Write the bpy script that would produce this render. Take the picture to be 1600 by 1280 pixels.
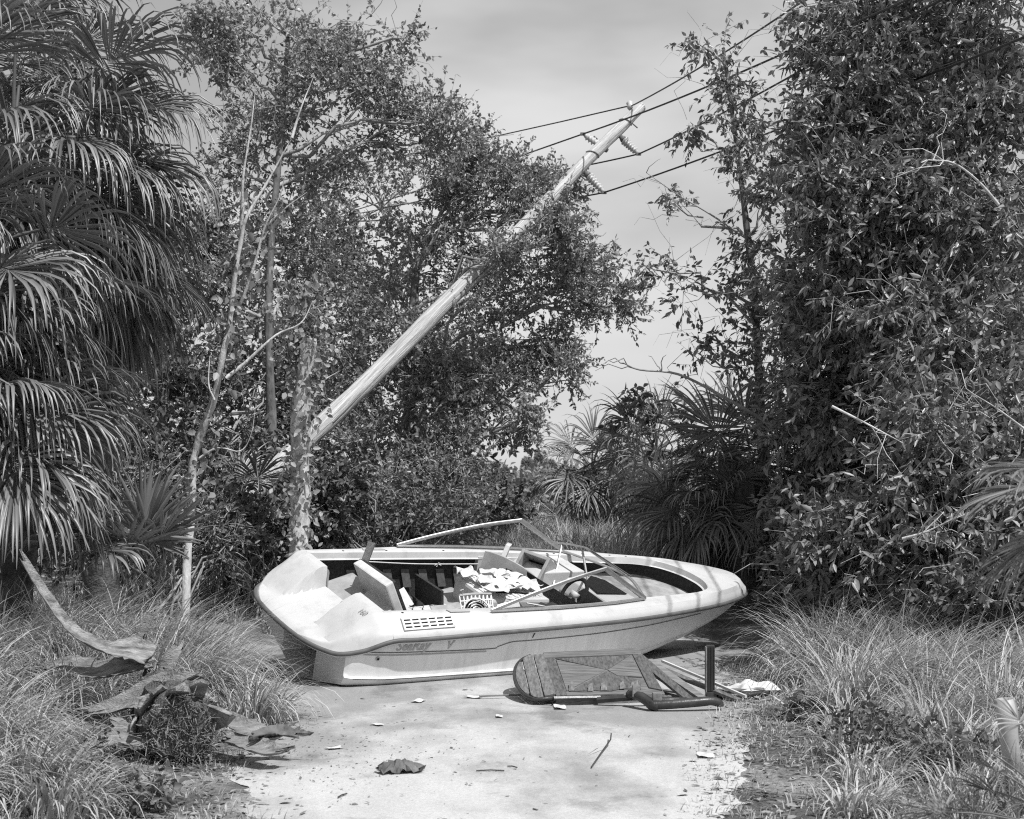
import bpy, bmesh, math, random
import numpy as np
from mathutils import Vector, Matrix, Euler

SC = bpy.context.scene
for o in list(bpy.data.objects):
    bpy.data.objects.remove(o)

# ------------------------------------------------------------------ camera, sky, sun, exposure
F = 2198.0            # focal length in pixels of the 1600 px wide photograph
CAM_H = 1.6
HORIZON = 779.5
cam_d = bpy.data.cameras.new('camera')
cam = bpy.data.objects.new('camera', cam_d)
SC.collection.objects.link(cam)
cam.location = (0, 0, CAM_H)
cam.rotation_euler = (math.radians(90), 0, 0)
cam_d.sensor_width = 36.0
cam_d.lens = F / 1600 * 36.0
cam_d.shift_y = (HORIZON - 640) / 1600.0
cam_d.clip_start = 0.1
cam_d.clip_end = 2000
cam_d.dof.use_dof = True
cam_d.dof.focus_distance = 13.5
cam_d.dof.aperture_fstop = 5.6
SC.camera = cam

SUN_AZ, SUN_EL = 141.0, 57.0        # clockwise from the view direction; elevation
world = bpy.data.worlds.new('World')
SC.world = world
world.use_nodes = True
nt = world.node_tree
nt.nodes.clear()
wout = nt.nodes.new('ShaderNodeOutputWorld')
bg = nt.nodes.new('ShaderNodeBackground')
sky = nt.nodes.new('ShaderNodeTexSky')
sky.sky_type = 'NISHITA'
sky.sun_disc = False
sky.sun_elevation = math.radians(SUN_EL)
sky.sun_rotation = math.radians(SUN_AZ)
sky.air_density = 1.0
sky.dust_density = 0.6
bw = nt.nodes.new('ShaderNodeRGBToBW')
nt.links.new(sky.outputs[0], bw.inputs[0])
tc = nt.nodes.new('ShaderNodeTexCoord')
mp = nt.nodes.new('ShaderNodeMapping')
mp.inputs['Scale'].default_value = (1.5, 1.5, 4.5)
mp.inputs['Rotation'].default_value = (0.0, 0.35, 0.4)
nt.links.new(tc.outputs['Generated'], mp.inputs['Vector'])
nz = nt.nodes.new('ShaderNodeTexNoise')
nz.inputs['Scale'].default_value = 1.3
nz.inputs['Detail'].default_value = 5
nz.inputs['Roughness'].default_value = 0.5
nt.links.new(mp.outputs[0], nz.inputs['Vector'])
cr = nt.nodes.new('ShaderNodeMapRange')
cr.inputs['From Min'].default_value = 0.42
cr.inputs['From Max'].default_value = 0.66
cr.inputs['To Min'].default_value = 0.0
cr.inputs['To Max'].default_value = 1.0
cr.interpolation_type = 'SMOOTHSTEP'
nt.links.new(nz.outputs['Fac'], cr.inputs['Value'])
mixs = nt.nodes.new('ShaderNodeMix')          # thin cloud over the clear sky
mixs.data_type = 'FLOAT'
mixs.inputs['B'].default_value = 6.8
cmul = nt.nodes.new('ShaderNodeMath'); cmul.operation = 'MULTIPLY'; cmul.inputs[1].default_value = 0.7
cadd = nt.nodes.new('ShaderNodeMath'); cadd.operation = 'ADD'; cadd.inputs[1].default_value = 0.3
nt.links.new(cr.outputs[0], cmul.inputs[0])
nt.links.new(cmul.outputs[0], cadd.inputs[0])
nt.links.new(cadd.outputs[0], mixs.inputs['Factor'])
nt.links.new(bw.outputs[0], mixs.inputs['A'])
nt.links.new(mixs.outputs['Result'], bg.inputs['Color'])
bg.inputs['Strength'].default_value = 0.094
nt.links.new(bg.outputs[0], wout.inputs['Surface'])

sun_d = bpy.data.lights.new('sun', 'SUN')
sun_d.energy = 4.3
sun_d.angle = math.radians(0.53)
sun_d.color = (1.0, 1.0, 1.0)                 # a black and white photograph
sun = bpy.data.objects.new('sun', sun_d)
SC.collection.objects.link(sun)
a, e = math.radians(SUN_AZ), math.radians(SUN_EL)
S_DIR = Vector((math.sin(a) * math.cos(e), math.cos(a) * math.cos(e), math.sin(e)))
sun.rotation_euler = S_DIR.to_track_quat('Z', 'Y').to_euler()
sun.location = S_DIR * 60

vs = SC.view_settings
vs.view_transform = 'Standard'
vs.look = 'None'
vs.exposure = 0.26
vs.gamma = 1.0
SC.cycles.use_denoising = False      # the remaining fine noise stands in for film grain
SC.cycles.filter_width = 1.15
SC.cycles.max_bounces = 6
SC.cycles.transparent_max_bounces = 8

# ------------------------------------------------------------------ helpers
rng = np.random.default_rng(7)
C = SC.collection
Z = np.array([0., 0., 1.])

def P(x, y, D):
    """the point seen at pixel (x, y) of the photograph, D metres ahead"""
    return np.array([(x - 800) / F * D, D, CAM_H - (y - HORIZON) / F * D])

def G(x, y, z=0.0):
    D = F * (CAM_H - z) / (y - HORIZON)
    return P(x, y, D)

def unit(v):
    v = np.asarray(v, float)
    return v / (np.linalg.norm(v, axis=-1, keepdims=True) + 1e-12)

def tag(o, label=None, cat=None, group=None, kind=None):
    if label: o['label'] = label
    if cat: o['category'] = cat
    if group: o['group'] = group
    if kind: o['kind'] = kind
    return o

def link(name, me, mat=None, parent=None, smooth=False):
    o = bpy.data.objects.new(name, me)
    if mat is not None and len(me.materials) == 0:
        me.materials.append(mat)
    C.objects.link(o)
    if parent is not None:
        o.parent = parent
    if smooth and len(me.polygons):
        me.polygons.foreach_set('use_smooth', [True] * len(me.polygons))
    return o

def np_mesh(name, V, Q, mat, parent=None, tone=None, smooth=False):
    V = np.ascontiguousarray(V, dtype=np.float32)
    Q = np.ascontiguousarray(Q, dtype=np.int32)
    k = Q.shape[1]
    me = bpy.data.meshes.new(name)
    me.vertices.add(len(V))
    me.vertices.foreach_set('co', V.ravel())
    me.loops.add(Q.size)
    me.loops.foreach_set('vertex_index', Q.ravel())
    me.polygons.add(len(Q))
    me.polygons.foreach_set('loop_start', np.arange(0, Q.size, k, dtype=np.int32))
    me.polygons.foreach_set('loop_total', np.full(len(Q), k, dtype=np.int32))
    if tone is not None:
        at = me.attributes.new('tone', 'FLOAT', 'POINT')
        at.data.foreach_set('value', np.ascontiguousarray(tone, dtype=np.float32))
    me.update(calc_edges=True)
    return link(name, me, mat, parent, smooth)

def empty(name, loc=(0, 0, 0), rot=(0, 0, 0)):
    o = bpy.data.objects.new(name, None)
    o.location = loc
    o.rotation_euler = rot
    o.empty_display_size = 0.1
    C.objects.link(o)
    return o

class MB:
    """collects shapes and links them as one mesh"""
    def __init__(s):
        s.v = []; s.f = []
    def add(s, vs, fs):
        n = len(s.v)
        s.v += [tuple(map(float, q)) for q in vs]
        s.f += [tuple(i + n for i in q) for q in fs]
        return s
    def box(s, c, size, R=None):
        hx, hy, hz = [q / 2 for q in size]
        vs = np.array([[sx * hx, sy * hy, sz * hz] for sx in (-1, 1) for sy in (-1, 1) for sz in (-1, 1)])
        if R is not None: vs = vs @ np.asarray(R).T
        vs = vs + np.asarray(c)
        return s.add(vs, [(0, 1, 3, 2), (4, 6, 7, 5), (0, 4, 5, 1), (2, 3, 7, 6), (0, 2, 6, 4), (1, 5, 7, 3)])
    def prism(s, poly, d):
        """closed polygon (3-D points) extruded by the vector d"""
        p = [np.asarray(q, float) for q in poly]; d = np.asarray(d, float); n = len(p)
        fs = [tuple(range(n))[::-1], tuple(range(n, 2 * n))]
        fs += [(i, (i + 1) % n, n + (i + 1) % n, n + i) for i in range(n)]
        return s.add(p + [q + d for q in p], fs)
    def tube(s, pts, r, n=6, caps=True, flat=1.0, up=None):
        v, q = tube_np(pts, r, n, flat, up)
        k = len(v) // n
        fs = [tuple(x) for x in q]
        if caps:
            fs += [tuple(range(n))[::-1], tuple(range((k - 1) * n, k * n))]
        return s.add(v, fs)
    def lathe(s, prof, base, axis, n=16):
        axis = unit(axis); t = np.cross(axis, Z if abs(axis[2]) < .9 else [1, 0, 0]); t = unit(t); b = np.cross(axis, t)
        vs = []; fs = []
        for r, h in prof:
            for i in range(n):
                an = 2 * math.pi * i / n
                vs.append(np.asarray(base) + axis * h + (t * math.cos(an) + b * math.sin(an)) * r)
        for j in range(len(prof) - 1):
            for i in range(n):
                fs.append((j * n + i, j * n + (i + 1) % n, (j + 1) * n + (i + 1) % n, (j + 1) * n + i))
        fs += [tuple(range(n))[::-1], tuple(range((len(prof) - 1) * n, len(prof) * n))]
        return s.add(vs, fs)
    def grid(s, pts):
        """2-D array of points as a sheet"""
        h = len(pts); w = len(pts[0])
        return s.add([q for r in pts for q in r], [(j * w + i, j * w + i + 1, (j + 1) * w + i + 1, (j + 1) * w + i) for j in range(h - 1) for i in range(w - 1)])
    def build(s, name, mat, parent=None, smooth=False, bevel=0.0, loc=None, fix=True):
        me = bpy.data.meshes.new(name)
        v = np.array(s.v)
        if loc is not None: v = v - np.asarray(loc)
        me.from_pydata([tuple(q) for q in v], [], s.f)
        if fix:
            b = bmesh.new(); b.from_mesh(me)
            bmesh.ops.recalc_face_normals(b, faces=b.faces)
            if bevel:
                bmesh.ops.bevel(b, geom=b.edges[:], offset=bevel, segments=2, profile=0.6, affect='EDGES', clamp_overlap=True)
            b.to_mesh(me); b.free()
        me.update()
        o = link(name, me, mat, parent, smooth)
        if loc is not None: o.location = loc
        return o

def tube_np(pts, r, n=6, flat=1.0, up=None):
    pts = np.asarray(pts, float); k = len(pts)
    r = np.full(k, r) if np.isscalar(r) else np.asarray(r, float)
    t = np.gradient(pts, axis=0); t = unit(t)
    ref = np.array([0.31, 0.17, 0.93]) if up is None else np.asarray(up, float)
    a_ = np.cross(t, ref); bad = np.linalg.norm(a_, axis=1) < .05
    a_[bad] = np.cross(t[bad], [1., 0, 0]); a_ = unit(a_); b_ = np.cross(a_, t)
    an = np.arange(n) * 2 * math.pi / n
    V = pts[:, None] + r[:, None, None] * (a_[:, None] * np.cos(an)[None, :, None] + b_[:, None] * np.sin(an)[None, :, None] * flat)
    i = np.arange(n); j = np.arange(k - 1)[:, None] * n
    Q = np.stack([j + i, j + (i + 1) % n, j + n + (i + 1) % n, j + n + i], -1).reshape(-1, 4)
    return V.reshape(-1, 3), Q

def catmull(pts, m=8):
    p = np.asarray(pts, float); out = []
    q = np.vstack([2 * p[0] - p[1], p, 2 * p[-1] - p[-2]])
    for i in range(1, len(q) - 2):
        for t in np.arange(m) / m:
            a0, a1, a2, a3 = q[i - 1], q[i], q[i + 1], q[i + 2]
            out.append(.5 * (2 * a1 + (a2 - a0) * t + (2 * a0 - 5 * a1 + 4 * a2 - a3) * t * t + (3 * a1 - a0 - 3 * a2 + a3) * t ** 3))
    out.append(p[-1])
    return np.array(out)

def sstep(a, b, x):
    t = np.clip((np.asarray(x, float) - a) / (b - a), 0, 1)
    return t * t * (3 - 2 * t)

# ------------------------------------------------------------------ materials (grey: the photograph is black and white)
def mat(name, val, rough=0.6, vary=0.0, scale=8.0, spec=0.5, metal=0.0, bump=0.0, bscale=60.0, stretch=(1, 1, 1), detail=6, coords='Object', dark=None, dscale=3.0, damt=0.0):
    m = bpy.data.materials.new(name); m.use_nodes = True
    t = m.node_tree; b = t.nodes['Principled BSDF']
    b.inputs['Base Color'].default_value = (val, val, val, 1)
    b.inputs['Roughness'].default_value = rough
    b.inputs['Metallic'].default_value = metal
    b.inputs['Specular IOR Level'].default_value = spec
    if vary or bump or damt:
        c = t.nodes.new('ShaderNodeTexCoord'); mp = t.nodes.new('ShaderNodeMapping')
        mp.inputs['Scale'].default_value = stretch
        t.links.new(c.outputs[coords], mp.inputs['Vector'])
    out = None
    if vary:
        n = t.nodes.new('ShaderNodeTexNoise'); n.inputs['Scale'].default_value = scale; n.inputs['Detail'].default_value = detail; n.inputs['Roughness'].default_value = 0.62
        t.links.new(mp.outputs[0], n.inputs['Vector'])
        r = t.nodes.new('ShaderNodeMapRange'); r.inputs['From Min'].default_value = 0.3; r.inputs['From Max'].default_value = 0.7
        r.inputs['To Min'].default_value = max(0.005, val * (1 - vary)); r.inputs['To Max'].default_value = min(.92, val * (1 + vary))
        t.links.new(n.outputs['Fac'], r.inputs['Value'])
        out = r.outputs[0]
    if damt:      # stains with a shape of their own
        n2 = t.nodes.new('ShaderNodeTexNoise'); n2.inputs['Scale'].default_value = dscale; n2.inputs['Detail'].default_value = 8; n2.inputs['Roughness'].default_value = 0.7
        t.links.new(mp.outputs[0], n2.inputs['Vector'])
        r2 = t.nodes.new('ShaderNodeMapRange'); r2.inputs['From Min'].default_value = 0.52; r2.inputs['From Max'].default_value = 0.68; r2.inputs['To Min'].default_value = 0; r2.inputs['To Max'].default_value = damt
        t.links.new(n2.outputs['Fac'], r2.inputs['Value'])
        mx = t.nodes.new('ShaderNodeMix'); mx.data_type = 'FLOAT'
        t.links.new(r2.outputs[0], mx.inputs['Factor'])
        if out is None: mx.inputs['A'].default_value = val
        else: t.links.new(out, mx.inputs['A'])
        mx.inputs['B'].default_value = dark if dark is not None else val * .4
        out = mx.outputs['Result']
    if out is not None:
        t.links.new(out, b.inputs['Base Color'])
    if bump:
        n3 = t.nodes.new('ShaderNodeTexNoise'); n3.inputs['Scale'].default_value = bscale; n3.inputs['Detail'].default_value = 5
        t.links.new(mp.outputs[0], n3.inputs['Vector'])
        bp = t.nodes.new('ShaderNodeBump'); bp.inputs['Strength'].default_value = bump; bp.inputs['Distance'].default_value = 0.02
        t.links.new(n3.outputs['Fac'], bp.inputs['Height']); t.links.new(bp.outputs[0], b.inputs['Normal'])
    return m

def leaf_mat(name, lo, hi, rough=0.4, trans=0.25, spec=0.5):
    m = bpy.data.materials.new(name); m.use_nodes = True
    t = m.node_tree; b = t.nodes['Principled BSDF']; o = t.nodes['Material Output']
    at = t.nodes.new('ShaderNodeAttribute'); at.attribute_name = 'tone'
    r = t.nodes.new('ShaderNodeMapRange'); r.inputs['To Min'].default_value = lo; r.inputs['To Max'].default_value = hi
    t.links.new(at.outputs['Fac'], r.inputs['Value'])
    t.links.new(r.outputs[0], b.inputs['Base Color'])
    b.inputs['Roughness'].default_value = rough
    b.inputs['Specular IOR Level'].default_value = spec
    if trans:
        tr = t.nodes.new('ShaderNodeBsdfTranslucent'); mx = t.nodes.new('ShaderNodeMixShader'); mx.inputs[0].default_value = trans
        t.links.new(r.outputs[0], tr.inputs['Color'])
        t.links.new(b.outputs[0], mx.inputs[1]); t.links.new(tr.outputs[0], mx.inputs[2]); t.links.new(mx.outputs[0], o.inputs['Surface'])
    return m

M = dict(
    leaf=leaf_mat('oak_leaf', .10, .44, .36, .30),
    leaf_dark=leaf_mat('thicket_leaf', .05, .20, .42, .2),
    leaf_big=leaf_mat('broad_leaf', .06, .38, .36, .24),
    vine=leaf_mat('vine_and_hazed_leaf', .14, .42, .5, .3),  # vine leaves; also pales the far trees and bushes in place of haze
    frond=leaf_mat('palm_leaf', .06, .29, .38, .12),
    frond_dead=leaf_mat('dead_palm_leaf', .16, .34, .6, .2),
    grass=leaf_mat('dry_grass', .14, .62, .5, .25),
    litter=leaf_mat('leaf_litter', .07, .30, .8, .0),
    bark=mat('bark', .13, .9, .5, 14, .2, bump=.8, bscale=30, stretch=(1, 1, .35)),
    bark_pale=mat('pale_bark', .52, .85, .45, 9, .2, bump=.5, bscale=40, stretch=(1, 1, .5), dark=.1, dscale=5, damt=.8),
    twig=mat('twig', .30, .85, .4, 6, .2),
    palm_trunk=mat('palm_trunk', .09, .95, .6, 12, .1, bump=1, bscale=40),
    boot=mat('palm_boot', .25, .85, .6, 9, .2, bump=.8, bscale=55, stretch=(.5, 2.5, 2.5), dark=.06, dscale=7, damt=.8),
    fibre=mat('palm_fibre', .10, .95, .6, 30, .1, bump=1, bscale=90),
    gel=mat('gelcoat', .53, .4, .05, 6, .5, dark=.33, dscale=3.4, damt=.5),
    hullgel=mat('hull_gelcoat', .78, .38, .06, 5, .5, dark=.40, dscale=4.5, damt=.3, stretch=(2.2, 1, .35), bump=.05, bscale=40),
    rail=mat('rubber_rail', .10, .55, .3, 8),
    railtrim=mat('rail_trim', .62, .35),
    stripe=mat('hull_stripe', .12, .5),
    alu=mat('aluminium', .42, .42, .15, 20, .5, metal=.75),
    black=mat('black_plastic', .012, .8, spec=.15),
    darkwall=mat('liner_carpet', .045, .95, .4, 40, .1, bump=.4, bscale=120),
    stripecloth=mat('striped_lining', .11, .9, .3, 30, .1),
    floor=mat('cockpit_floor', .30, .85, .35, 6, .2, dark=.12, dscale=4, damt=.6),
    vinyl=mat('vinyl', .55, .5, .18, 5, .4, dark=.25, dscale=4, damt=.5),
    vinyl_grey=mat('grey_vinyl', .33, .55, .25, 5, .4, dark=.12, dscale=4, damt=.6),
    white=mat('white_plastic', .6, .45, .08, 5, .4),
    paper=mat('paper', .55, .8, .1, 8, .2),
    pad=mat('grey_pad', .36, .7, .1, 10),
    letter=mat('faded_lettering', .42, .7, .2, 30),
    wood=mat('weathered_wood', .20, .8, .5, 5, .3, bump=.3, bscale=30, stretch=(1, 7, 1), dark=.09, dscale=3, damt=.6),
    wood2=mat('dark_veneer', .115, .7, .5, 6, .3, bump=.3, bscale=30, stretch=(7, 1, 1), dark=.30, dscale=5, damt=.5),
    wooddark=mat('dark_stained_wood', .035, .38, .5, 9, .5, bump=.2, bscale=30, stretch=(1, 1, .2)),
    pole=mat('pole_wood', .46, .85, .42, 6, .2, bump=.9, bscale=16, stretch=(6, 6, .22), dark=.13, dscale=3.2, damt=.7),
    ceramic=mat('insulator_ceramic', .5, .25, .1, 10),
    wire=mat('cable', .03, .6),
    pvc=mat('pvc', .34, .5, .15, 5),
)

def wood_grain(name, c0, c1, axis, sc=55.0, rough=.75):
    m = bpy.data.materials.new(name); m.use_nodes = True
    t = m.node_tree; b = t.nodes['Principled BSDF']; b.inputs['Roughness'].default_value = rough; b.inputs['Specular IOR Level'].default_value = .3
    c = t.nodes.new('ShaderNodeTexCoord'); mp = t.nodes.new('ShaderNodeMapping')
    s = [1.0, 1.0, 1.0]; s[axis] = .07
    mp.inputs['Scale'].default_value = s
    t.links.new(c.outputs['Object'], mp.inputs['Vector'])
    n = t.nodes.new('ShaderNodeTexNoise'); n.inputs['Scale'].default_value = sc; n.inputs['Detail'].default_value = 8; n.inputs['Roughness'].default_value = .7
    n.inputs['Distortion'].default_value = .1
    t.links.new(mp.outputs[0], n.inputs['Vector'])
    r = t.nodes.new('ShaderNodeMapRange'); r.inputs['From Min'].default_value = .33; r.inputs['From Max'].default_value = .67; r.inputs['To Min'].default_value = c0; r.inputs['To Max'].default_value = c1
    t.links.new(n.outputs['Fac'], r.inputs['Value']); t.links.new(r.outputs[0], b.inputs['Base Color'])
    bp = t.nodes.new('ShaderNodeBump'); bp.inputs['Strength'].default_value = .5; bp.inputs['Distance'].default_value = .006
    t.links.new(n.outputs['Fac'], bp.inputs['Height']); t.links.new(bp.outputs[0], b.inputs['Normal'])
    return m
M['grain_x'] = wood_grain('grain_lengthwise', .06, .21, 0)
M['grain_y'] = wood_grain('grain_crosswise', .04, .15, 1)
M['grain_leaf'] = wood_grain('grain_leaf', .07, .22, 1, 45)

# ------------------------------------------------------------------ ground
def hash_noise(x, y, s, seed=0):
    """smooth value noise"""
    x = np.asarray(x) * s; y = np.asarray(y) * s
    xi = np.floor(x).astype(int); yi = np.floor(y).astype(int); fx = x - xi; fy = y - yi
    fx = fx * fx * (3 - 2 * fx); fy = fy * fy * (3 - 2 * fy)
    def h(i, j):
        k = (i * 374761393 + j * 668265263 + seed * 974711) & 0x7fffffff
        k = ((k ^ (k >> 13)) * 1274126177) & 0x7fffffff
        return ((k ^ (k >> 16)) & 0xffff) / 65535.0
    return (h(xi, yi) * (1 - fx) + h(xi + 1, yi) * fx) * (1 - fy) + (h(xi, yi + 1) * (1 - fx) + h(xi + 1, yi + 1) * fx) * fy

def road_l(y):
    return np.interp(y, [0, 4, 7, 8, 9, 10, 11, 12, 14, 18, 40], [-1.5, -1.45, -1.42, -1.75, -1.85, -1.75, -1.95, -2.2, -2.4, -2.2, -2.0])
def road_r(y):
    return np.interp(y, [0, 4, 7, 8, 9, 10, 11, 12, 14, 18, 40], [1.3, 1.25, 1.22, 1.35, 1.5, 1.72, 1.95, 2.05, 2.0, 2.4, 2.6])

def gz(x, y):
    x = np.asarray(x, float); y = np.asarray(y, float)
    left = sstep(.1, 2.2, road_l(y) - x); right = sstep(.1, 2.2, x - road_r(y))
    z = .28 * left * sstep(3, 8, y) + .22 * right * sstep(3, 8, y)
    z = z + (left + right) * .12 * (hash_noise(x, y, .9, 3) - .5)
    berm = sstep(16.0, 20.5, y) * .85 * sstep(-1.5, 1.2, x) * (1 - .5 * sstep(5, 9, x))
    berm = berm + sstep(18, 26, y) * .3 * (1 - sstep(-1.5, 1.2, x))
    return z + berm * (.9 + .2 * hash_noise(x, y, .5, 5))

def make_ground():
    ys = np.concatenate([[-60, -30, -12, -4, 0], np.arange(3, 16, .1), np.arange(16, 30, .35), [32, 36, 42, 50, 65, 90, 150, 300, 700, 1500]])
    xs = np.concatenate([[-1500, -500, -150, -60, -30, -18, -12, -9], np.arange(-7, 7.01, .1), [9, 12, 18, 30, 60, 150, 500, 1500]])
    X, Y = np.meshgrid(xs, ys)
    Zg = gz(X, Y)
    near = (np.abs(X) < 7.2) & (Y > 2) & (Y < 17)
    Zg = Zg + near * .012 * (hash_noise(X, Y, 6, 9) - .5)
    V = np.stack([X, Y, Zg - .006], -1).reshape(-1, 3)
    w = len(xs); j, i = np.meshgrid(np.arange(len(ys) - 1), np.arange(w - 1), indexing='ij')
    Q = np.stack([j * w + i, j * w + i + 1, (j + 1) * w + i + 1, (j + 1) * w + i], -1).reshape(-1, 4)
    m = bpy.data.materials.new('sandy_litter'); m.use_nodes = True
    t = m.node_tree; b = t.nodes['Principled BSDF']; b.inputs['Roughness'].default_value = .95; b.inputs['Specular IOR Level'].default_value = .1
    c = t.nodes.new('ShaderNodeTexCoord')
    def noise(s, d=8, r=.65):
        n = t.nodes.new('ShaderNodeTexNoise'); n.inputs['Scale'].default_value = s; n.inputs['Detail'].default_value = d; n.inputs['Roughness'].default_value = r
        t.links.new(c.outputs['Object'], n.inputs['Vector']); return n
    n1 = noise(1.1); n2 = noise(26, 6, .75)
    r1 = t.nodes.new('ShaderNodeMapRange'); r1.inputs['From Min'].default_value = .45; r1.inputs['From Max'].default_value = .62; r1.inputs['To Min'].default_value = .12; r1.inputs['To Max'].default_value = .34
    t.links.new(n1.outputs['Fac'], r1.inputs['Value'])
    r2 = t.nodes.new('ShaderNodeMapRange'); r2.inputs['From Min'].default_value = .3; r2.inputs['From Max'].default_value = .7; r2.inputs['To Min'].default_value = .5; r2.inputs['To Max'].default_value = 1.5
    t.links.new(n2.outputs['Fac'], r2.inputs['Value'])
    mu = t.nodes.new('ShaderNodeMath'); mu.operation = 'MULTIPLY'
    t.links.new(r1.outputs[0], mu.inputs[0]); t.links.new(r2.outputs[0], mu.inputs[1]); t.links.new(mu.outputs[0], b.inputs['Base Color'])
    bp = t.nodes.new('ShaderNodeBump'); bp.inputs['Strength'].default_value = .9; bp.inputs['Distance'].default_value = .03
    t.links.new(n2.outputs['Fac'], bp.inputs['Height']); t.links.new(bp.outputs[0], b.inputs['Normal'])
    o = np_mesh('ground', V, Q, m, smooth=True); tag(o, 'sandy ground with dry litter beside the road', kind='structure')

def make_road():
    ys = np.concatenate([[-30, -10, -2], np.arange(2, 15, .045), np.arange(15, 19.5, .3)])
    n = 60; rows = []
    rr = np.random.default_rng(3)
    for y in ys:
        jl = .22 * (hash_noise(y, 1.3, 1.7, 1) - .5) + .14 * (hash_noise(y, 2.1, 6, 2) - .5) + .016 * rr.normal()
        jr = .22 * (hash_noise(y, 7.3, 1.7, 1) - .5) + .14 * (hash_noise(y, 5.1, 6, 2) - .5) + .016 * rr.normal()
        xs = np.linspace(float(road_l(y)) + .12 + jl, float(road_r(y)) - .05 + jr, n)
        u = np.linspace(0, 1, n)
        edge = np.minimum(u, 1 - u) * (xs[-1] - xs[0])
        z = gz(xs, np.full(n, y)) + .010 * sstep(0, .06, edge) - .004
        rows.append(np.stack([xs, np.full(n, y), z], -1))
    V = np.array(rows); k = len(ys)
    j, i = np.meshgrid(np.arange(k - 1), np.arange(n - 1), indexing='ij')
    Q = np.stack([j * n + i, j * n + i + 1, (j + 1) * n + i + 1, (j + 1) * n + i], -1).reshape(-1, 4)
    m = bpy.data.materials.new('worn_sandy_asphalt'); m.use_nodes = True
    t = m.node_tree; b = t.nodes['Principled BSDF']; b.inputs['Roughness'].default_value = .9; b.inputs['Specular IOR Level'].default_value = .15
    c = t.nodes.new('ShaderNodeTexCoord')
    def noise(s, d=6, r=.6, st=(1, 1, 1), loc=(0, 0, 0)):
        mp = t.nodes.new('ShaderNodeMapping'); mp.inputs['Scale'].default_value = st; mp.inputs['Location'].default_value = loc
        t.links.new(c.outputs['Object'], mp.inputs['Vector'])
        n_ = t.nodes.new('ShaderNodeTexNoise'); n_.inputs['Scale'].default_value = s; n_.inputs['Detail'].default_value = d; n_.inputs['Roughness'].default_value = r
        t.links.new(mp.outputs[0], n_.inputs['Vector']); return n_.outputs['Fac']
    def rng_(v, a0, a1, b0, b1):
        r = t.nodes.new('ShaderNodeMapRange'); r.inputs['From Min'].default_value = a0; r.inputs['From Max'].default_value = a1; r.inputs['To Min'].default_value = b0; r.inputs['To Max'].default_value = b1
        t.links.new(v, r.inputs['Value']); return r.outputs[0]
    def mth(op, a0, b0):
        q = t.nodes.new('ShaderNodeMath'); q.operation = op
        for k_, v in enumerate((a0, b0)):
            if isinstance(v, (int, float)): q.inputs[k_].default_value = v
            else: t.links.new(v, q.inputs[k_])
        return q.outputs[0]
    sx_ = t.nodes.new('ShaderNodeSeparateXYZ'); t.links.new(c.outputs['Object'], sx_.inputs[0])
    sand = mth('ADD', rng_(sx_.outputs['Y'], 8.4, 10.2, .07, -.05), noise(.9, 6, .62, (1, .55, 1), (3.1, 1.7, 0)))      # blown sand thins out towards the boat
    patch = rng_(sand, .42, .58, .28, .47)       # bare asphalt against pale sand
    med = rng_(noise(3.5, 6, .65, (1, .5, 1)), .3, .7, .90, 1.08)
    fine = rng_(noise(70, 4, .7), .3, .7, .84, 1.15)
    grit = rng_(noise(190, 2, .6), .3, .7, .86, 1.14)
    dark = rng_(noise(1.1, 7, .68, (1, .8, 1), (8, 2, 0)), .56, .63, 1.0, .72)            # blown dirt
    col = mth('MULTIPLY', mth('MULTIPLY', mth('MULTIPLY', mth('MULTIPLY', patch, med), fine), grit), dark)
    t.links.new(col, b.inputs['Base Color'])
    bp = t.nodes.new('ShaderNodeBump'); bp.inputs['Strength'].default_value = .5; bp.inputs['Distance'].default_value = .008
    t.links.new(fine, bp.inputs['Height']); t.links.new(bp.outputs[0], b.inputs['Normal'])
    o = np_mesh('road', V.reshape(-1, 3), Q, m, smooth=True); tag(o, 'worn pale sandy road surface', kind='structure')
make_ground()
make_road()

# ------------------------------------------------------------------ boat
B_ROT = (0.2965, 0.0163, 0.588)
B_T = np.array([-1.9665, 12.3919, 0.7159])
KEEL = .745
B_R = np.array(Euler(B_ROT, 'XYZ').to_matrix())
def bw_(p):                     # boat coordinates to the world
    return B_R @ np.asarray(p, float) + B_T
boat = empty('motorboat', bw_((0, 0, -KEEL)), B_ROT)
tag(boat, 'abandoned white open-bow motorboat heeled over across the sandy road', 'boat')
LIFT = np.array([0, 0, KEEL])
def bpart(mb, name, m, parent=None, smooth=False, bevel=0.0):
    mb.v = [tuple(np.asarray(q) + LIFT) for q in mb.v]
    return mb.build(name, m, parent or boat, smooth, bevel)

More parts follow.
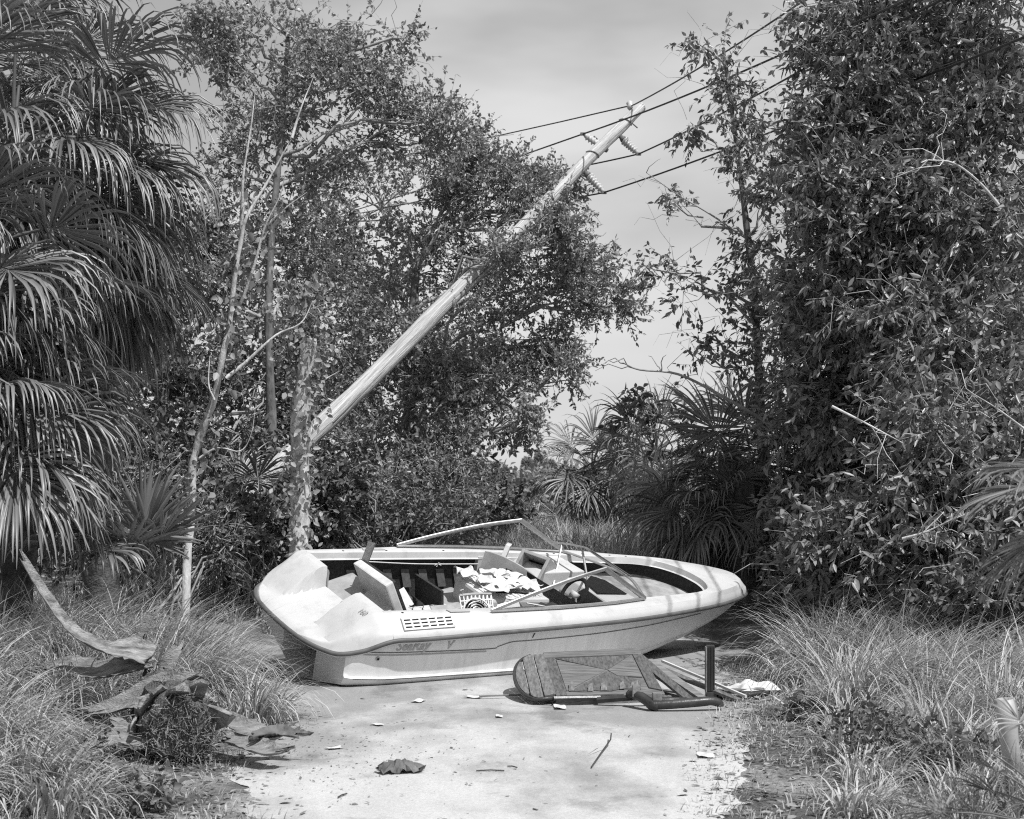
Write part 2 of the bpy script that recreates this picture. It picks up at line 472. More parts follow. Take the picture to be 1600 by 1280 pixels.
RAILC = np.array([(-.10, 0, -.18), (-.09, .30, -.18), (-.05, .56, -.18), (.02, .74, -.18), (.12, .86, -.175), (.30, .945, -.12), (.52, 1.02, -.015), (.8, 1.04, .0), (1.5, 1.045, .03), (2.5, 1.02, .06), (3.2, .95, .07), (3.8, .83, .07), (4.3, .68, .055), (4.7, .52, .035), (5.0, .37, .02), (5.2, .25, .01), (5.34, .12, 0), (5.385, 0, 0)])
RAIL = catmull(RAILC, 8)
def rail_at(x):
    return np.interp(x, RAIL[:, 0], RAIL[:, 1]), np.interp(x, RAIL[:, 0], RAIL[:, 2])
def hull_sec(x):
    b, zr = rail_at(max(x, .12))
    b = float(np.interp(x, [.1, .17, .24, .34, .55, .8], [.82, .85, .905, .935, .966, .98])) if x < .8 else b - .062
    zt = min(zr - .02, zr - .02)
    c = np.interp(x, [.1, .2, .5, 2.0, 2.8, 3.5, 4.2, 4.7, 5.0, 5.25, 5.36], [.80, .88, .93, .93, .88, .74, .48, .25, .11, .03, .004])
    zc = np.interp(x, [.1, 2.0, 2.8, 3.5, 4.2, 4.7, 5.0, 5.25, 5.36], [-.46, -.46, -.44, -.41, -.36, -.31, -.26, -.16, -.06])
    zk = np.interp(x, [.1, 3.2, 3.7, 4.2, 4.6, 4.9, 5.15, 5.28, 5.36], [-.735, -.735, -.725, -.67, -.56, -.42, -.26, -.13, -.05])
    zc = max(zc, zk + .02)
    z0 = -.02 if x < .8 else zt
    def yz(z):
        f = min(1., max(0., (z0 - z) / (z0 - zc))); lip = .024 * float(np.interp(f, [.70, .775, .80, .93], [0, .3, 1, 0]))
        return b + (c + .012 - b) * f ** 1.12 + .018 * math.sin(math.pi * f) + lip
    side = [(yz(zt + ((z0 + (zc - z0) * .70) - zt) * f), zt + ((z0 + (zc - z0) * .70) - zt) * f) for f in (0, .25, .5, .75, 1)]
    side += [(yz(z0 + (zc - z0) * f), z0 + (zc - z0) * f) for f in (.775, .80, .93)] + [(c - .012, zc)]
    side.append((c * .66, zc + (zk - zc) * .36)); side.append((c * .33, zc + (zk - zc) * .68)); side.append((0, zk))
    return [(max(y, 0), z) for y, z in side]
def hull_y(x, z):
    s = hull_sec(x)[:9]; zz = [q[1] for q in s][::-1]; yy = [q[0] for q in s][::-1]
    return float(np.interp(z, zz, yy))

def build_hull():
    xs = [.17, .19, .22, .27, .32, .36, .4, .44, .48, .52, .56, .6, .7] + list(np.arange(.8, 5.2, .2)) + [5.22, 5.28, 5.33, 5.36]
    rows = []
    for x in xs:
        s = hull_sec(x)
        pts = [(x, -y, z) for y, z in s] + [(x, y, z) for y, z in s[::-1][1:]]
        rows.append(pts)
    mb = MB(); mb.grid(rows)
    r0 = rows[0]; n = len(r0); k = n // 2          # transom: two quarters beside a deep notch for the drive
    for sg in (-1, 1):
        side = [q for q in r0 if q[1] * sg > .345]
        zb = side[-1][2] if sg < 0 else side[0][2]
        if sg > 0: side = side[::-1]
        x0, zt0 = side[0][0], side[0][2]
        zkey = np.interp(.34, [0, abs(side[-1][1])], [r0[k][2], side[-1][2]])
        poly = side + [(x0, sg * .34, zkey), (x0, sg * .34, zt0 + .05)]
        mb.add(poly, [tuple(range(len(poly)))])
        mb.add([(x0, sg * .34, zkey), (x0, sg * .34, zt0 + .05), (x0 + .5, sg * .34, zt0 + .05), (x0 + .5, sg * .34, zkey)], [(0, 1, 2, 3)])
    return bpart(mb, 'hull', M['hullgel'], smooth=False)

hull = build_hull()
for p in hull.data.polygons: p.use_smooth = True
try:
    hull.data.set_sharp_from_angle(angle=math.radians(42))
except Exception: pass

# deck: a ring from the rub rail up over the shoulder to the cockpit opening
INC = np.array([(.5, .77), (.8, .775), (1.5, .775), (2.5, .76), (3.1, .69), (3.6, .62), (4.05, .57), (4.3, .52), (4.48, .42), (4.58, .28), (4.63, .13), (4.64, 0)])
def ring():
    out = catmull(RAILC[6:], 6); inn = catmull(INC, 6)
    n = len(out); L = []
    for i in range(n):
        r = out[i]; q = inn[i]; d = np.array([q[0] - r[0], q[1] - r[1]]); ln = np.linalg.norm(d); d = d / ln
        prof = [(0, 0), (.006, .03), (.025, .062), (.06, .085), (.066, .092), (.12, min(.14, .17 - r[2])), (.17, .168 - r[2]), (ln - .012, .172 - r[2]), (ln, .165 - r[2]), (ln + .012, .11 - r[2]), (ln + .03, .10 - r[2])]
        L.append([(r[0] + d[0] * a_, r[1] + d[1] * a_, r[2] + z_) for a_, z_ in prof])
    return L
RG = ring()
near_rows = [[(x, -y, z) for x, y, z in r] for r in RG]
far_rows = [[(x, y, z) for x, y, z in r] for r in RG[::-1][1:]]
mb = MB(); mb.grid(near_rows + far_rows)
deck = bpart(mb, 'deck', M['gel'], smooth=True)
try: deck.data.set_sharp_from_angle(angle=math.radians(35))
except Exception: pass

# swim platform with the two raised quarters beside the engine well
def build_platform():
    xs = [-.10, -.098, -.09, -.075, -.05, -.02, .02, .07, .12, .16, .2, .23, .26, .29, .32, .35, .38, .41, .44, .47, .50, .522]
    ss = np.linspace(-1, 1, 121); rows = []
    for x in xs:
        w_, zr = rail_at(x); w_ = max(w_, .02); row = []
        for s in ss:
            y = s * w_; e_ = abs(s)
            zp = -.155 + .125 * (x + .1) / .55
            h = float(np.clip((x + .10 * (abs(y) - .6) - .09) / .35, 0, 1) * np.clip((abs(y - .02) - .32) / .022, 0, 1))
            z = zp + (.17 - zp) * h
            d_edge = (1 - e_) * w_
            d_edge = min(d_edge, (x + .1) * 1.1 + .0) if x < .2 else d_edge
            o = float(sstep(-.01, .07, d_edge)) * (1 - h) + h * float(np.interp(d_edge, [0, .006, .025, .06, .066, .12, .17], [0, .16, .335, .46, .5, .79, 1]))
            row.append((x, y, zr + .0 + o * (z - zr)))
        rows.append(row)
    mb = MB(); mb.grid(rows)
    # the back of the quarters, facing the cockpit
    last = rows[-1]; last = [(x, y * .88, min(z, .15)) for x, y, z in last]; back = [[q for q in last], [(x + .008, y, -.40) for x, y, z in last]]
    mb.grid([[(x + .001, y, z - .002) for x, y, z in back[0]], back[1]])
    # underside
    under = [[(x + .02, y * .97, min(z, rail_at(x)[1]) - .03) for x, y, z in r] for r in rows[:16]]
    mb.grid(under)
    o = bpart(mb, 'swim_platform', M['gel'], smooth=True)
    try: o.data.set_sharp_from_angle(angle=math.radians(24))
    except Exception: pass
    return o
plat = build_platform()

# rub rail with its bright trim line, all round
full = np.vstack([RAIL * [1, -1, 1], RAIL[::-1][1:]])
mb = MB(); mb.tube(full, .021, 8, True, 1.0, up=(0, 0, 1)); bpart(mb, 'rub_rail', M['rail'], smooth=True)
tr = full.copy(); tr[:, 2] -= .020; tr[:, 1] *= 1.004
mb = MB(); mb.tube(tr, .0075, 6, True, 1.0, up=(0, 0, 1)); bpart(mb, 'rail_trim', M['railtrim'], smooth=True)

# painted pin stripe, low knuckle line
def hull_strip(path, h, name, m, off=.003):
    pts = catmull(path, 6); rows = [[], []]
    for x, z in pts:
        for k, dz in ((0, h / 2), (1, -h / 2)):
            rows[k].append((x, -hull_y(x, z + dz) - off, z + dz))
    mb = MB(); mb.grid(rows); return bpart(mb, name, m)
hull_strip([(.22, -.135), (.6, -.135), (1.5, -.14), (1.62, -.12), (1.76, -.085), (1.95, -.08), (2.5, -.065), (3.2, -.045), (3.86, -.03), (4.3, -.035)], .009, 'pin_stripe', M['stripe'])
hull_strip([(.3, -.155), (.7, -.158), (1.3, -.160), (1.5, -.162)], .014, 'pin_stripe', M['pad'])
hull_strip([(.24, -.382), (.6, -.382), (1.2, -.382), (2.0, -.378)], .005, 'knuckle_line', M['stripe'])
def text_mesh(s, size, shear, depth=.001, bold=.003):
    cu = bpy.data.curves.new('t', 'FONT'); cu.body = s; cu.size = size; cu.shear = shear; cu.extrude = depth; cu.resolution_u = 3; cu.offset = bold
    ob = bpy.data.objects.new('t', cu); C.objects.link(ob)
    dg = bpy.context.evaluated_depsgraph_get(); me = bpy.data.meshes.new_from_object(ob.evaluated_get(dg))
    bpy.data.objects.remove(ob); return me
def hull_text(s, x, z, size, name, label):
    me = text_mesh(s, size, .35)
    for v in me.vertices:
        u, w_ = v.co.x, v.co.y
        X = x + u; Zz = z + w_ + .045 * u * 0
        v.co = (X, -hull_y(X, Zz) - .003 - v.co.z, Zz + KEEL)
    return tag(link(name, me, M['letter'], boat), label)
hull_text('SeaRay', .58, -.118, .112, 'lettering', 'faded script lettering on the hull side')
hull_text('V', 1.06, -.118, .12, 'lettering', 'faded script letter on the hull side')
# the number on the raised quarter
me = text_mesh('160', .085, .1, .001, .0)
for v in me.vertices:
    u, w_ = v.co.x, v.co.y
    x, y = .345 + w_ * .8, -.64 - u
    h = float(np.clip((x + .10 * (abs(y) - .6) - .09) / .35, 0, 1)); zp = -.155 + .125 * (x + .1) / .55
    v.co = (x - .006, y, zp + (.17 - zp) * h + .006 + KEEL)
number = tag(link('stern_number', me, M['letter'], boat), 'small dark number on the raised stern quarter')
number.location = (0, 0, 0)

# deck fittings
def deck_pt(x, a_):
    """a point on the side deck, a_ metres in from the rail on the near side"""
    i = int(np.argmin([abs(r[0][0] - x) for r in RG])); r = np.array(RG[i]); d = np.linalg.norm(r[:, :2] - r[0, :2], axis=1)
    return np.array([np.interp(a_, d, r[:, k]) for k in range(3)])
for s in (-1, 1):
    for x0 in (1.26,):
        q = deck_pt(x0, .20)
        mb = MB(); poly = [(-.115, -.03), (-.10, .03), (.10, .03), (.125, -.03)]
        mb.prism([(q[0] + u, s * (q[1] + v), .174) for u, v in poly], (0, 0, .006)); bpart(mb, 'step_pad', M['pad'])
# vent grille on the near side, each louvre its own piece
vent = MB()
p0, p1 = deck_pt(.63, .048), deck_pt(1.12, .048)
q0, q1 = deck_pt(.63, .125), deck_pt(1.12, .125)
p0, p1, q0, q1 = [np.array([v[0], -v[1], v[2]]) for v in (p0, p1, q0, q1)]
nrm = unit(np.cross(p1 - p0, q0 - p0)); nrm = nrm if nrm[2] > 0 else -nrm
p0, p1, q0, q1 = [v + nrm * .012 for v in (p0, p1, q0, q1)]
def vp(u, v, h=0.0): return (p0 * (1 - u) + p1 * u) * (1 - v) + (q0 * (1 - u) + q1 * u) * v + nrm * h
mb = MB(); mb.prism([vp(0, 0, -.02), vp(1, 0, -.02), vp(1, 1, -.02), vp(0, 1, -.02)], nrm * .015); vb = bpart(mb, 'vent_grille', M['black'])
for k in range(4):
    v = k / 3
    mb = MB(); mb.prism([vp(-.02, v - .09, -.012), vp(1.02, v - .09, -.012), vp(1.02, v + .09, -.012), vp(-.02, v + .09, -.012)], nrm * .018); bpart(mb, 'slat', M['white'], vb)
for k in range(7):
    u = k / 6
    mb = MB(); mb.prism([vp(u - .018, 0, -.010), vp(u + .018, 0, -.010), vp(u + .018, 1, -.010), vp(u - .018, 1, -.010)], nrm * .019); bpart(mb, 'mullion', M['white'], vb)
# drilled holes and the drain fitting
for (x, s, a_) in ((3.38, 1, .26), (3.78, 1, .22), (4.15, 1, .2), (4.35, 1, .22), (2.55, -1, .16), (.85, 1, .24), (1.35, 1, .24), (1.95, 1, .24), (.7, -1, .2)):
    q = deck_pt(x, a_)
    mb = MB(); mb.lathe([(.012, 0), (.012, .003)], (q[0], s * q[1], q[2] - .0005), (0, 0, 1), 10); bpart(mb, 'screw_hole', M['black'])
mb = MB(); yy = hull_y(.43, -.19); mb.lathe([(.020, 0), (.020, .008), (.011, .010)], (.43, -yy + .002, -.19), (0, -1, -.1), 14); dr = bpart(mb, 'drain_fitting', M['pad'])
mb = MB(); mb.lathe([(.010, 0), (.010, .004)], (.43, -yy - .008, -.191), (0, -1, -.1), 10); bpart(mb, 'drain_hole', M['black'], dr)
mb = MB(); mb.tube([(2.02, -hull_y(2.02, .0) - .004, .03), (1.99, -hull_y(2, -.03) - .004, -.02), (1.975, -hull_y(1.97, -.06) - .004, -.055)], .004, 5); bpart(mb, 'crack', M['black'])
# battered bow: torn rail end
mb = MB()
for k in range(7):
    x = 5.05 + rng.uniform(0, .28); y = rng.uniform(-.15, .25)
    q = np.array([x, y, .15 - .30 * max(0, x - 5.0)])
    mb = MB(); mb.tube([q, q + [rng.uniform(-.03, .05), rng.uniform(-.05, .05), .012], q + [rng.uniform(-.05, .08), rng.uniform(-.08, .08), .004]], .004, 4); bpart(mb, 'torn_bow_fitting', M['pad'])

# cockpit liner, floor, lining stripes
def liner(x0, x1, zf, m, name, taper):
    inn = catmull(INC, 6); pts = [q for q in inn if x0 <= q[0] <= x1]
    near = [(x, -y) for x, y in pts]; far = [(x, y) for x, y in pts[::-1]]
    top = []; mid = []; bot = []
    for x, y in near + far:
        s = 1 if y > 0 else -1
        hy = max(.03, min(abs(y) + .06, hull_y(min(x, 5.2), .0) - .03)); hb = min(abs(y), max(.02, hull_y(min(x, 5.2), zf) - .05)) * taper
        xx = x
        top.append((xx, s * min(hy, abs(y) + .03), .105)); mid.append((xx, s * hy, -.0)); bot.append((xx, s * hb, zf))
    mb = MB(); mb.grid([top, mid, bot]); return mb, bot
mb, bot = liner(.5, 2.75, -.38, 0, 'l', .98); lin = bpart(mb, 'cockpit_liner', M['darkwall'], smooth=True)
mb = MB(); mb.f.append(tuple(range(len(bot)))); mb.v = list(bot); bpart(mb, 'cockpit_floor', M['floor'])
mb, bot = liner(2.75, 4.65, -.045, 0, 'l', .98); bpart(mb, 'bow_liner', M['darkwall'], smooth=True)
mb = MB(); mb.f.append(tuple(range(len(bot)))); mb.v = list(bot); bpart(mb, 'bow_floor', M['floor'])
for k in range(8):
    x = .95 + k * .2
    mb = MB(); y = .79
    mb.grid([[(x, y + .006, -.02), (x + .09, y + .006, -.02)], [(x + .05, y - .022, -.20), (x + .14, y - .022, -.20)]]); bpart(mb, 'lining_stripe', M['stripecloth'], lin)
# white inner side panel beside the far console
mb = MB(); mb.prism([(2.40, .80, .12), (2.40, .78, -.30), (3.3, .69, -.30), (3.3, .72, .12)], (0, -.06, 0)); bpart(mb, 'side_panel', M['gel'])
# far console with its open glove box
con = MB(); con.prism([(2.72, .74, -.30), (2.72, .74, .02), (2.86, .74, .13), (3.34, .70, .155), (3.34, .70, -.30)], (0, -.52, 0)); cons = bpart(con, 'console', M['gel'], bevel=.012)
def frame_box(c, ax, ay, az, sx, sy, sz, t):
    """an open box: four walls and a back"""
    ax, ay, az = unit(ax), unit(ay), unit(az); R = np.stack([ax, ay, az], 1); c = np.asarray(c, float)
    mb = MB()
    for s in (-1, 1):
        mb.box(c + ay * s * (sy / 2 - t / 2), (sx, t, sz), R)
        mb.box(c + az * s * (sz / 2 - t / 2), (sx, sy - 2 * t, t), R)
    return mb, R
ax_ = unit((-.70, -.32, .52)); ay_ = unit(np.cross((0, 0, 1.), ax_)); az_ = np.cross(ax_, ay_)
mb, R_ = frame_box((2.86, .40, .11), ax_, ay_, az_, .20, .34, .27, .035); gb = bpart(mb, 'glove_box', M['vinyl_grey'], cons, bevel=.006)
mb = MB(); mb.box(np.array((2.86, .40, .11)) - ax_ * .08, (.01, .27, .2), R_); bpart(mb, 'glove_box_inside', M['black'], cons)
# near console, dash with flat black plates painting the shade of its openings, wheel
con = MB(); con.prism([(2.95, -.70, -.30), (2.95, -.70, .02), (3.02, -.70, .14), (3.40, -.66, .155), (3.40, -.66, -.30)], (0, .74, 0)); cons2 = bpart(con, 'dashboard', M['gel'], bevel=.012)
mb = MB(); mb.prism([(2.90, -.66, .02), (2.985, -.66, .135), (3.0, -.30, .15), (2.93, -.24, .06), (2.90, -.24, -.1), (2.89, -.66, -.1)], (-.012, 0, 0)); bpart(mb, 'dash_cavity_shade', M['black'], cons2)
mb = MB(); mb.prism([(3.04, -.46, .160), (3.36, -.52, .162), (3.375, -.12, .162), (3.30, .02, .161), (3.10, -.16, .160)], (0, 0, .004)); bpart(mb, 'footwell_shade', M['black'], cons2)
wc = np.array((2.80, -.40, .13)); wax = unit((-.86, .05, .50)); wt = unit(np.cross(wax, Z)); wb = np.cross(wax, wt)
mb = MB(); ring_ = [wc + (wt * math.cos(q) + wb * math.sin(q)) * .165 for q in np.linspace(0, 2 * math.pi, 33)]
mb.tube(ring_, .019, 8, False, up=tuple(wax)); wheel = bpart(mb, 'steering_wheel', M['black'], smooth=True)
for q in (0.5, 2.6, 4.7):
    mb = MB(); mb.tube([wc - wax * .03, wc + (wt * math.cos(q) + wb * math.sin(q)) * .16], .011, 6); bpart(mb, 'spoke', M['alu'], wheel)
mb = MB(); mb.box(wc - wax * .01, (.05, .09, .06), np.stack([wax, wt, wb], 1)); bpart(mb, 'wheel_hub', M['white'], wheel, smooth=True)
mb = MB(); mb.tube([wc - wax * .02, wc - wax * .16], .025, 8); bpart(mb, 'steering_column', M['black'], wheel)

# windshield: aluminium frame, two side panes still glazed
glass = bpy.data.materials.new('dusty_glass'); glass.use_nodes = True
t = glass.node_tree; b = t.nodes['Principled BSDF']; o_ = t.nodes['Material Output']
b.inputs['Base Color'].default_value = (.2, .2, .2, 1); b.inputs['Roughness'].default_value = .08
tr_ = t.nodes.new('ShaderNodeBsdfTransparent'); tr_.inputs['Color'].default_value = (.9, .9, .9, 1)
mx = t.nodes.new('ShaderNodeMixShader'); mx.inputs[0].default_value = .04
t.links.new(tr_.outputs[0], mx.inputs[1]); t.links.new(b.outputs[0], mx.inputs[2]); t.links.new(mx.outputs[0], o_.inputs['Surface'])
mb = MB(); mb.tube([(1.53, -.91, .19), (2.3, -.88, .19), (3.0, -.80, .19), (3.42, -.715, .19)], .02, 8, flat=.6, up=(0, 0, 1)); bpart(mb, 'windshield', M['alu']).name = 'windshield'
shield = boat.children[-1]
for s in (-1, 1):
    if s > 0:
        mb = MB(); mb.tube([(1.53, .91, .19), (2.3, .88, .19), (3.0, .80, .19), (3.42, .715, .19)], .022, 8, flat=.6, up=(0, 0, 1)); bpart(mb, 'base_channel', M['alu'], shield)
    arc = catmull([(1.53, s * .91, .19), (1.9, s * .875, .30), (2.4, s * .815, .43), (2.85, s * .75, .515)], 5)
    mb = MB(); mb.tube(arc, .020, 8, flat=.7, up=(0, 1, 0)); bpart(mb, 'side_bar', M['alu'], shield)
    mb = MB(); mb.tube([(2.84, s * .75, .515), (3.42, s * .718, .19)], .024, 8, flat=.6, up=(0, 1, 0)); bpart(mb, 'corner_post', M['alu'], shield)
    pts = [tuple(q) for q in arc] + [(3.40, s * .718, .195)]
    mb = MB(); mb.prism(pts, (0, -.004, 0)); pane = bpart(mb, 'side_pane', glass, shield)
base = catmull([(3.42, .715, .19), (3.55, .42, .192), (3.64, .15, .193), (3.67, -.05, .193), (3.62, -.28, .193), (3.42, -.715, .19)], 5)
mb = MB(); mb.tube(base, .02, 8, flat=.6, up=(0, 0, 1)); bpart(mb, 'front_channel', M['alu'], shield)
mb = MB(); mb.tube([(3.21, .66, .305), (3.2, .35, .39), (3.19, .05, .45)], .014, 6, flat=.7); bpart(mb, 'fallen_top_bar', M['alu'], shield)
mb = MB(); mb.tube([(3.19, .05, .45), (3.68, -.06, .19)], .022, 6, flat=.5); bpart(mb, 'centre_post', M['alu'], shield)
mb = MB(); mb.tube([(3.21, -.02, .445), (3.70, -.12, .20)], .012, 6, flat=.6); bpart(mb, 'centre_post', M['stripe'], shield)
mb = MB(); mb.tube([(3.205, .47, .355), (2.96, .16, -.02)], .012, 6); bpart(mb, 'support_rod', M['alu'], shield)
mb = MB(); mb.tube([(3.195, .12, .43), (3.20, -.10, .10)], .012, 6); bpart(mb, 'support_rod', M['alu'], shield)
mb = MB(); mb.tube([(1.72, -.86, .245), (2.28, -.80, .385)], .022, 6, flat=.4); bpart(mb, 'loose_trim', M['alu'], shield)

# ------------------------------------------------------------------ things lying in the boat
def bthing(name, label, cat, p, group=None):
    """an Empty in the boat, turned like the boat"""
    o = empty(name, bw_(p), B_ROT); tag(o, label, cat, group); o['_p'] = [float(q) for q in p]; return o
def tpart(mb, name, m, th, smooth=False, bevel=0.0):
    off = np.array(th['_p']); mb.v = [tuple(np.asarray(q) - off) for q in mb.v]
    return mb.build(name, m, th, smooth, bevel)
def slab(a0, a1, d, th_):
    """four corners: a0, a1 along one edge, plus vector d; thickness vector"""
    a0, a1, d = np.asarray(a0, float), np.asarray(a1, float), np.asarray(d, float)
    n = unit(np.cross(a1 - a0, d)) * th_
    mb = MB(); mb.prism([a0, a1, a1 + d, a0 + d], n); return mb
th = bthing('detached_seat', 'pale padded seat back leaning upright in the boat behind the engine well', 'seat', (1.0, 0, -.36))
tpart(slab((1.14, -.40, -.34), (1.12, .22, -.34), (-.33, .04, .62), -.085), 'cushion', M['vinyl'], th, bevel=.015)
tpart(slab((1.15, -.39, -.335), (1.13, .21, -.335), (-.328, .04, .60), .025), 'backing_board', M['darkwall'], th)
mb = MB(); mb.tube([(1.05, .24, -.2), (.90, .27, .10), (.80, .28, .27)], .012, 5); tpart(mb, 'piping', M['stripe'], th)
th = bthing('wood_plank', 'short grey plank propped above the leaning seat back', 'plank', (.85, .3, -.1))
tpart(slab((.80, .30, .12), (.84, .24, .12), (.13, .10, .28), .02), 'board', M['grain_x'], th)
th = bthing('bench_cushion', 'grey vinyl bench cushion beside the engine well', 'cushion', (.72, .3, -.38))
tpart(slab((.60, .62, -.20), (.60, .05, -.20), (.36, 0, .12), .11), 'cushion', M['vinyl_grey'], th, bevel=.02)
th = bthing('moulded_bench', 'pale moulded seat base against the far inner side of the boat', 'seat', (.7, .62, -.38))
tpart(slab((.55, .76, -.37), (.55, .40, -.37), (.5, 0, 0), .2), 'moulded_base', M['vinyl'], th, bevel=.03)
th = bthing('engine_cover', 'tilted grey engine cover panel behind the swim platform', 'panel', (.7, -.1, -.3))
tpart(slab((.58, -.36, -.22), (.58, .12, -.22), (.30, 0, .28), .05), 'panel', M['vinyl'], th, bevel=.012)
# cushions with bare springs on the cockpit floor
th = bthing('stripped_seat_cushion', 'stripped pale seat cushion with bare springs on cockpit floor', 'cushion', (1.55, .1, -.37))
tpart(slab((1.15, -.55, -.33), (1.15, .18, -.33), (.62, .05, .03), -.14), 'foam', M['vinyl'], th, bevel=.03)
for k in range(5):
    x = 1.22 + k * .11; pts = [(x + .02 * math.sin(j * 1.5), .16 - j * .035, -.16 + .012 * math.sin(j)) for j in range(16)]
    mb = MB(); mb.tube(catmull(pts, 3), .004, 4); tpart(mb, 'spring', M['black'], th)
th = bthing('seat_pan', 'grey folded seat pan beyond the sprung cushion in the boat', 'seat', (1.9, .45, -.37))
tpart(slab((1.70, .15, -.34), (1.66, .62, -.34), (.42, 0, .10), -.10), 'pan', M['vinyl_grey'], th, bevel=.02)
tpart(slab((1.68, .10, -.3), (1.66, .60, -.3), (-.06, 0, .3), .025), 'upright_panel', M['darkwall'], th)
th = bthing('insulation_roll', 'fuzzy pale padding strip along the far side of cockpit', 'padding', (1.4, .6, -.37))
mb = MB(); mb.tube(catmull([(1.0, .60, -.29), (1.3, .63, -.28), (1.6, .6, -.29), (1.8, .62, -.28)], 6), [.05 + .02 * math.sin(k * 1.7) for k in range(19)], 8); tpart(mb, 'padding', M['fibre'], th)
th = bthing('rope', 'thin white rope stretched along the far inner side of cockpit', 'rope', (1.4, .7, -.37))
mb = MB(); mb.tube(catmull([(.86, .36, .22), (1.4, .50, .145), (1.8, .60, .10), (2.38, .70, .06)], 6), .006, 6); tpart(mb, 'strand', M['paper'], th)
mb = MB()
for k in range(8): mb.tube([(1.84, .60, .10), (1.84 + rng.uniform(-.05, .05), .58, .10 + rng.uniform(-.03, .03))], .004, 4)
tpart(mb, 'knot', M['paper'], th)
for i, (p_, d1, d2, m_, lb) in enumerate([((1.30, .30, -.30), (.22, .10, .05), (-.05, .16, .12), 'vinyl', 'torn pale vinyl panel behind the sprung cushion'), ((1.45, -.10, -.16), (.20, -.08, .04), (.03, .13, .03), 'vinyl_grey', 'grey foam slab thrown on the sprung cushion'), ((1.82, -.35, -.20), (.05, .22, .02), (.10, .0, .16), 'wood', 'broken wooden panel beside the white basket'), ((2.62, -.10, -.10), (.20, .12, .08), (-.06, .16, .10), 'white', 'white plastic lid leaning by the far console'), ((1.95, -.48, -.08), (.24, .02, .05), (.0, .12, .10), 'vinyl', 'pale padded panel under the near windshield bar')]):
    th = bthing('scrap_sheet', lb, 'debris', p_)
    tpart(slab(p_, np.array(p_) + d1, d2, .02), 'sheet', M[m_], th, bevel=.004)
# white cooler with ribbed top, laundry basket, bin, papers
th = bthing('foam_cooler', 'white ribbed plastic cooler heaped with papers in the middle of the boat', 'cooler', (2.25, .15, -.37))
tpart(slab((1.95, -.25, -.36), (1.95, .42, -.36), (.68, -.03, .0), -.40), 'body', M['white'], th, bevel=.03)
for k in range(9):
    x = 2.0 + k * .07
    mb = MB(); mb.box((x, .09, .045), (.03, .60, .012)); tpart(mb, 'rib', M['white'], th, bevel=.004)
th = bthing('mesh_basket', 'white lattice laundry basket lying by the near side of cockpit', 'basket', (1.72, -.30, -.37))
mb = MB()
b0 = np.array((1.56, -.50, -.16)); bu = np.array((.36, 0.02, .0)); bv = np.array((.02, .22, .26))
for k in range(9):
    mb.tube([b0 + bu * (k / 8), b0 + bu * (k / 8) + bv], .007, 4)
for k in range(7):
    mb.tube([b0 + bv * (k / 6), b0 + bu + bv * (k / 6)], .008, 4)
for k in range(7):
    mb.tube([b0 + bu * (k / 8) + bv * .0, b0 + bu * min(1, (k + 2) / 8) + bv], .006, 4)
tpart(mb, 'lattice_wall', M['white'], th)
mb = MB(); mb.tube([b0 + bv, b0 + bu * .5 + bv * 1.03, b0 + bu + bv], .014, 6); tpart(mb, 'rim', M['pad'], th)
mb = MB(); mb.tube([b0 + bv + (0, 0, 0), b0 + bv + (-.0, 0, .05), b0 + bv + (.03, 0, .06), b0 + bv + (.03, 0, .02)], .008, 5); tpart(mb, 'handle', M['pad'], th)
th = bthing('electric_fan', 'round dark fan lying inside the white basket', 'fan', (1.70, -.60, -.30))
fc = np.array((1.60, -.58, .055)); fa = unit((-.25, -.75, .6)); ft = unit(np.cross(fa, Z)); fb = np.cross(fa, ft)
mb = MB(); mb.tube([fc + (ft * math.cos(q) + fb * math.sin(q)) * .125 for q in np.linspace(0, 2 * math.pi, 25)], .010, 6, False); tpart(mb, 'guard_rim', M['white'], th)
for r_ in (.045, .07, .095):
    mb = MB(); mb.tube([fc + (ft * math.cos(q) + fb * math.sin(q)) * r_ for q in np.linspace(0, 2 * math.pi, 19)], .004, 4, False); tpart(mb, 'guard_ring', M['alu'], th)
mb = MB(); mb.lathe([(.122, 0), (.122, .01)], fc - fa * .045, fa, 20); tpart(mb, 'back_plate', M['black'], th)
for q in np.arange(4) * math.pi / 2:
    d1 = ft * math.cos(q) + fb * math.sin(q); d2 = ft * math.cos(q + .6) + fb * math.sin(q + .6)
    mb = MB(); mb.prism([fc - fa * .02, fc - fa * .01 + d1 * .10, fc - fa * .03 + d2 * .10], fa * .004); tpart(mb, 'blade', M['vinyl_grey'], th)
th = bthing('curved_seat_shell', 'pale curved bucket seat shell standing behind the cooler', 'seat', (2.5, .5, -.3))
rows = []
for v in np.linspace(0, 1, 6):
    rows.append([(2.36 + .42 * (k / 10) + .05 * v, .66 - .46 * (k / 10) ** 1.3 + .0, -.15 + v * (.36 - .16 * (k / 10) ** 2)) for k in range(11)])
mb = MB(); mb.grid(rows); mb.grid([[(x + .02, y + .018, z) for x, y, z in r] for r in rows])
mb.grid([[rows[-1][k] for k in range(11)], [(rows[-1][k][0] + .02, rows[-1][k][1] + .018, rows[-1][k][2]) for k in range(11)]]); tpart(mb, 'shell', M['vinyl_grey'], th, smooth=False)
th = bthing('upright_board', 'short grey board standing by the far console', 'board', (2.8, .45, -.25))
tpart(slab((2.62, .62, .02), (2.55, .55, .02), (.12, .06, .26), .05), 'board', M['vinyl'], th, bevel=.006)
th = bthing('fallen_partition', 'narrow dark panel lying between cooler and far console', 'panel', (2.7, .3, -.3))
tpart(slab((2.60, .55, .08), (2.56, .42, .06), (.26, -.50, -.10), .015), 'panel', M['black'], th)
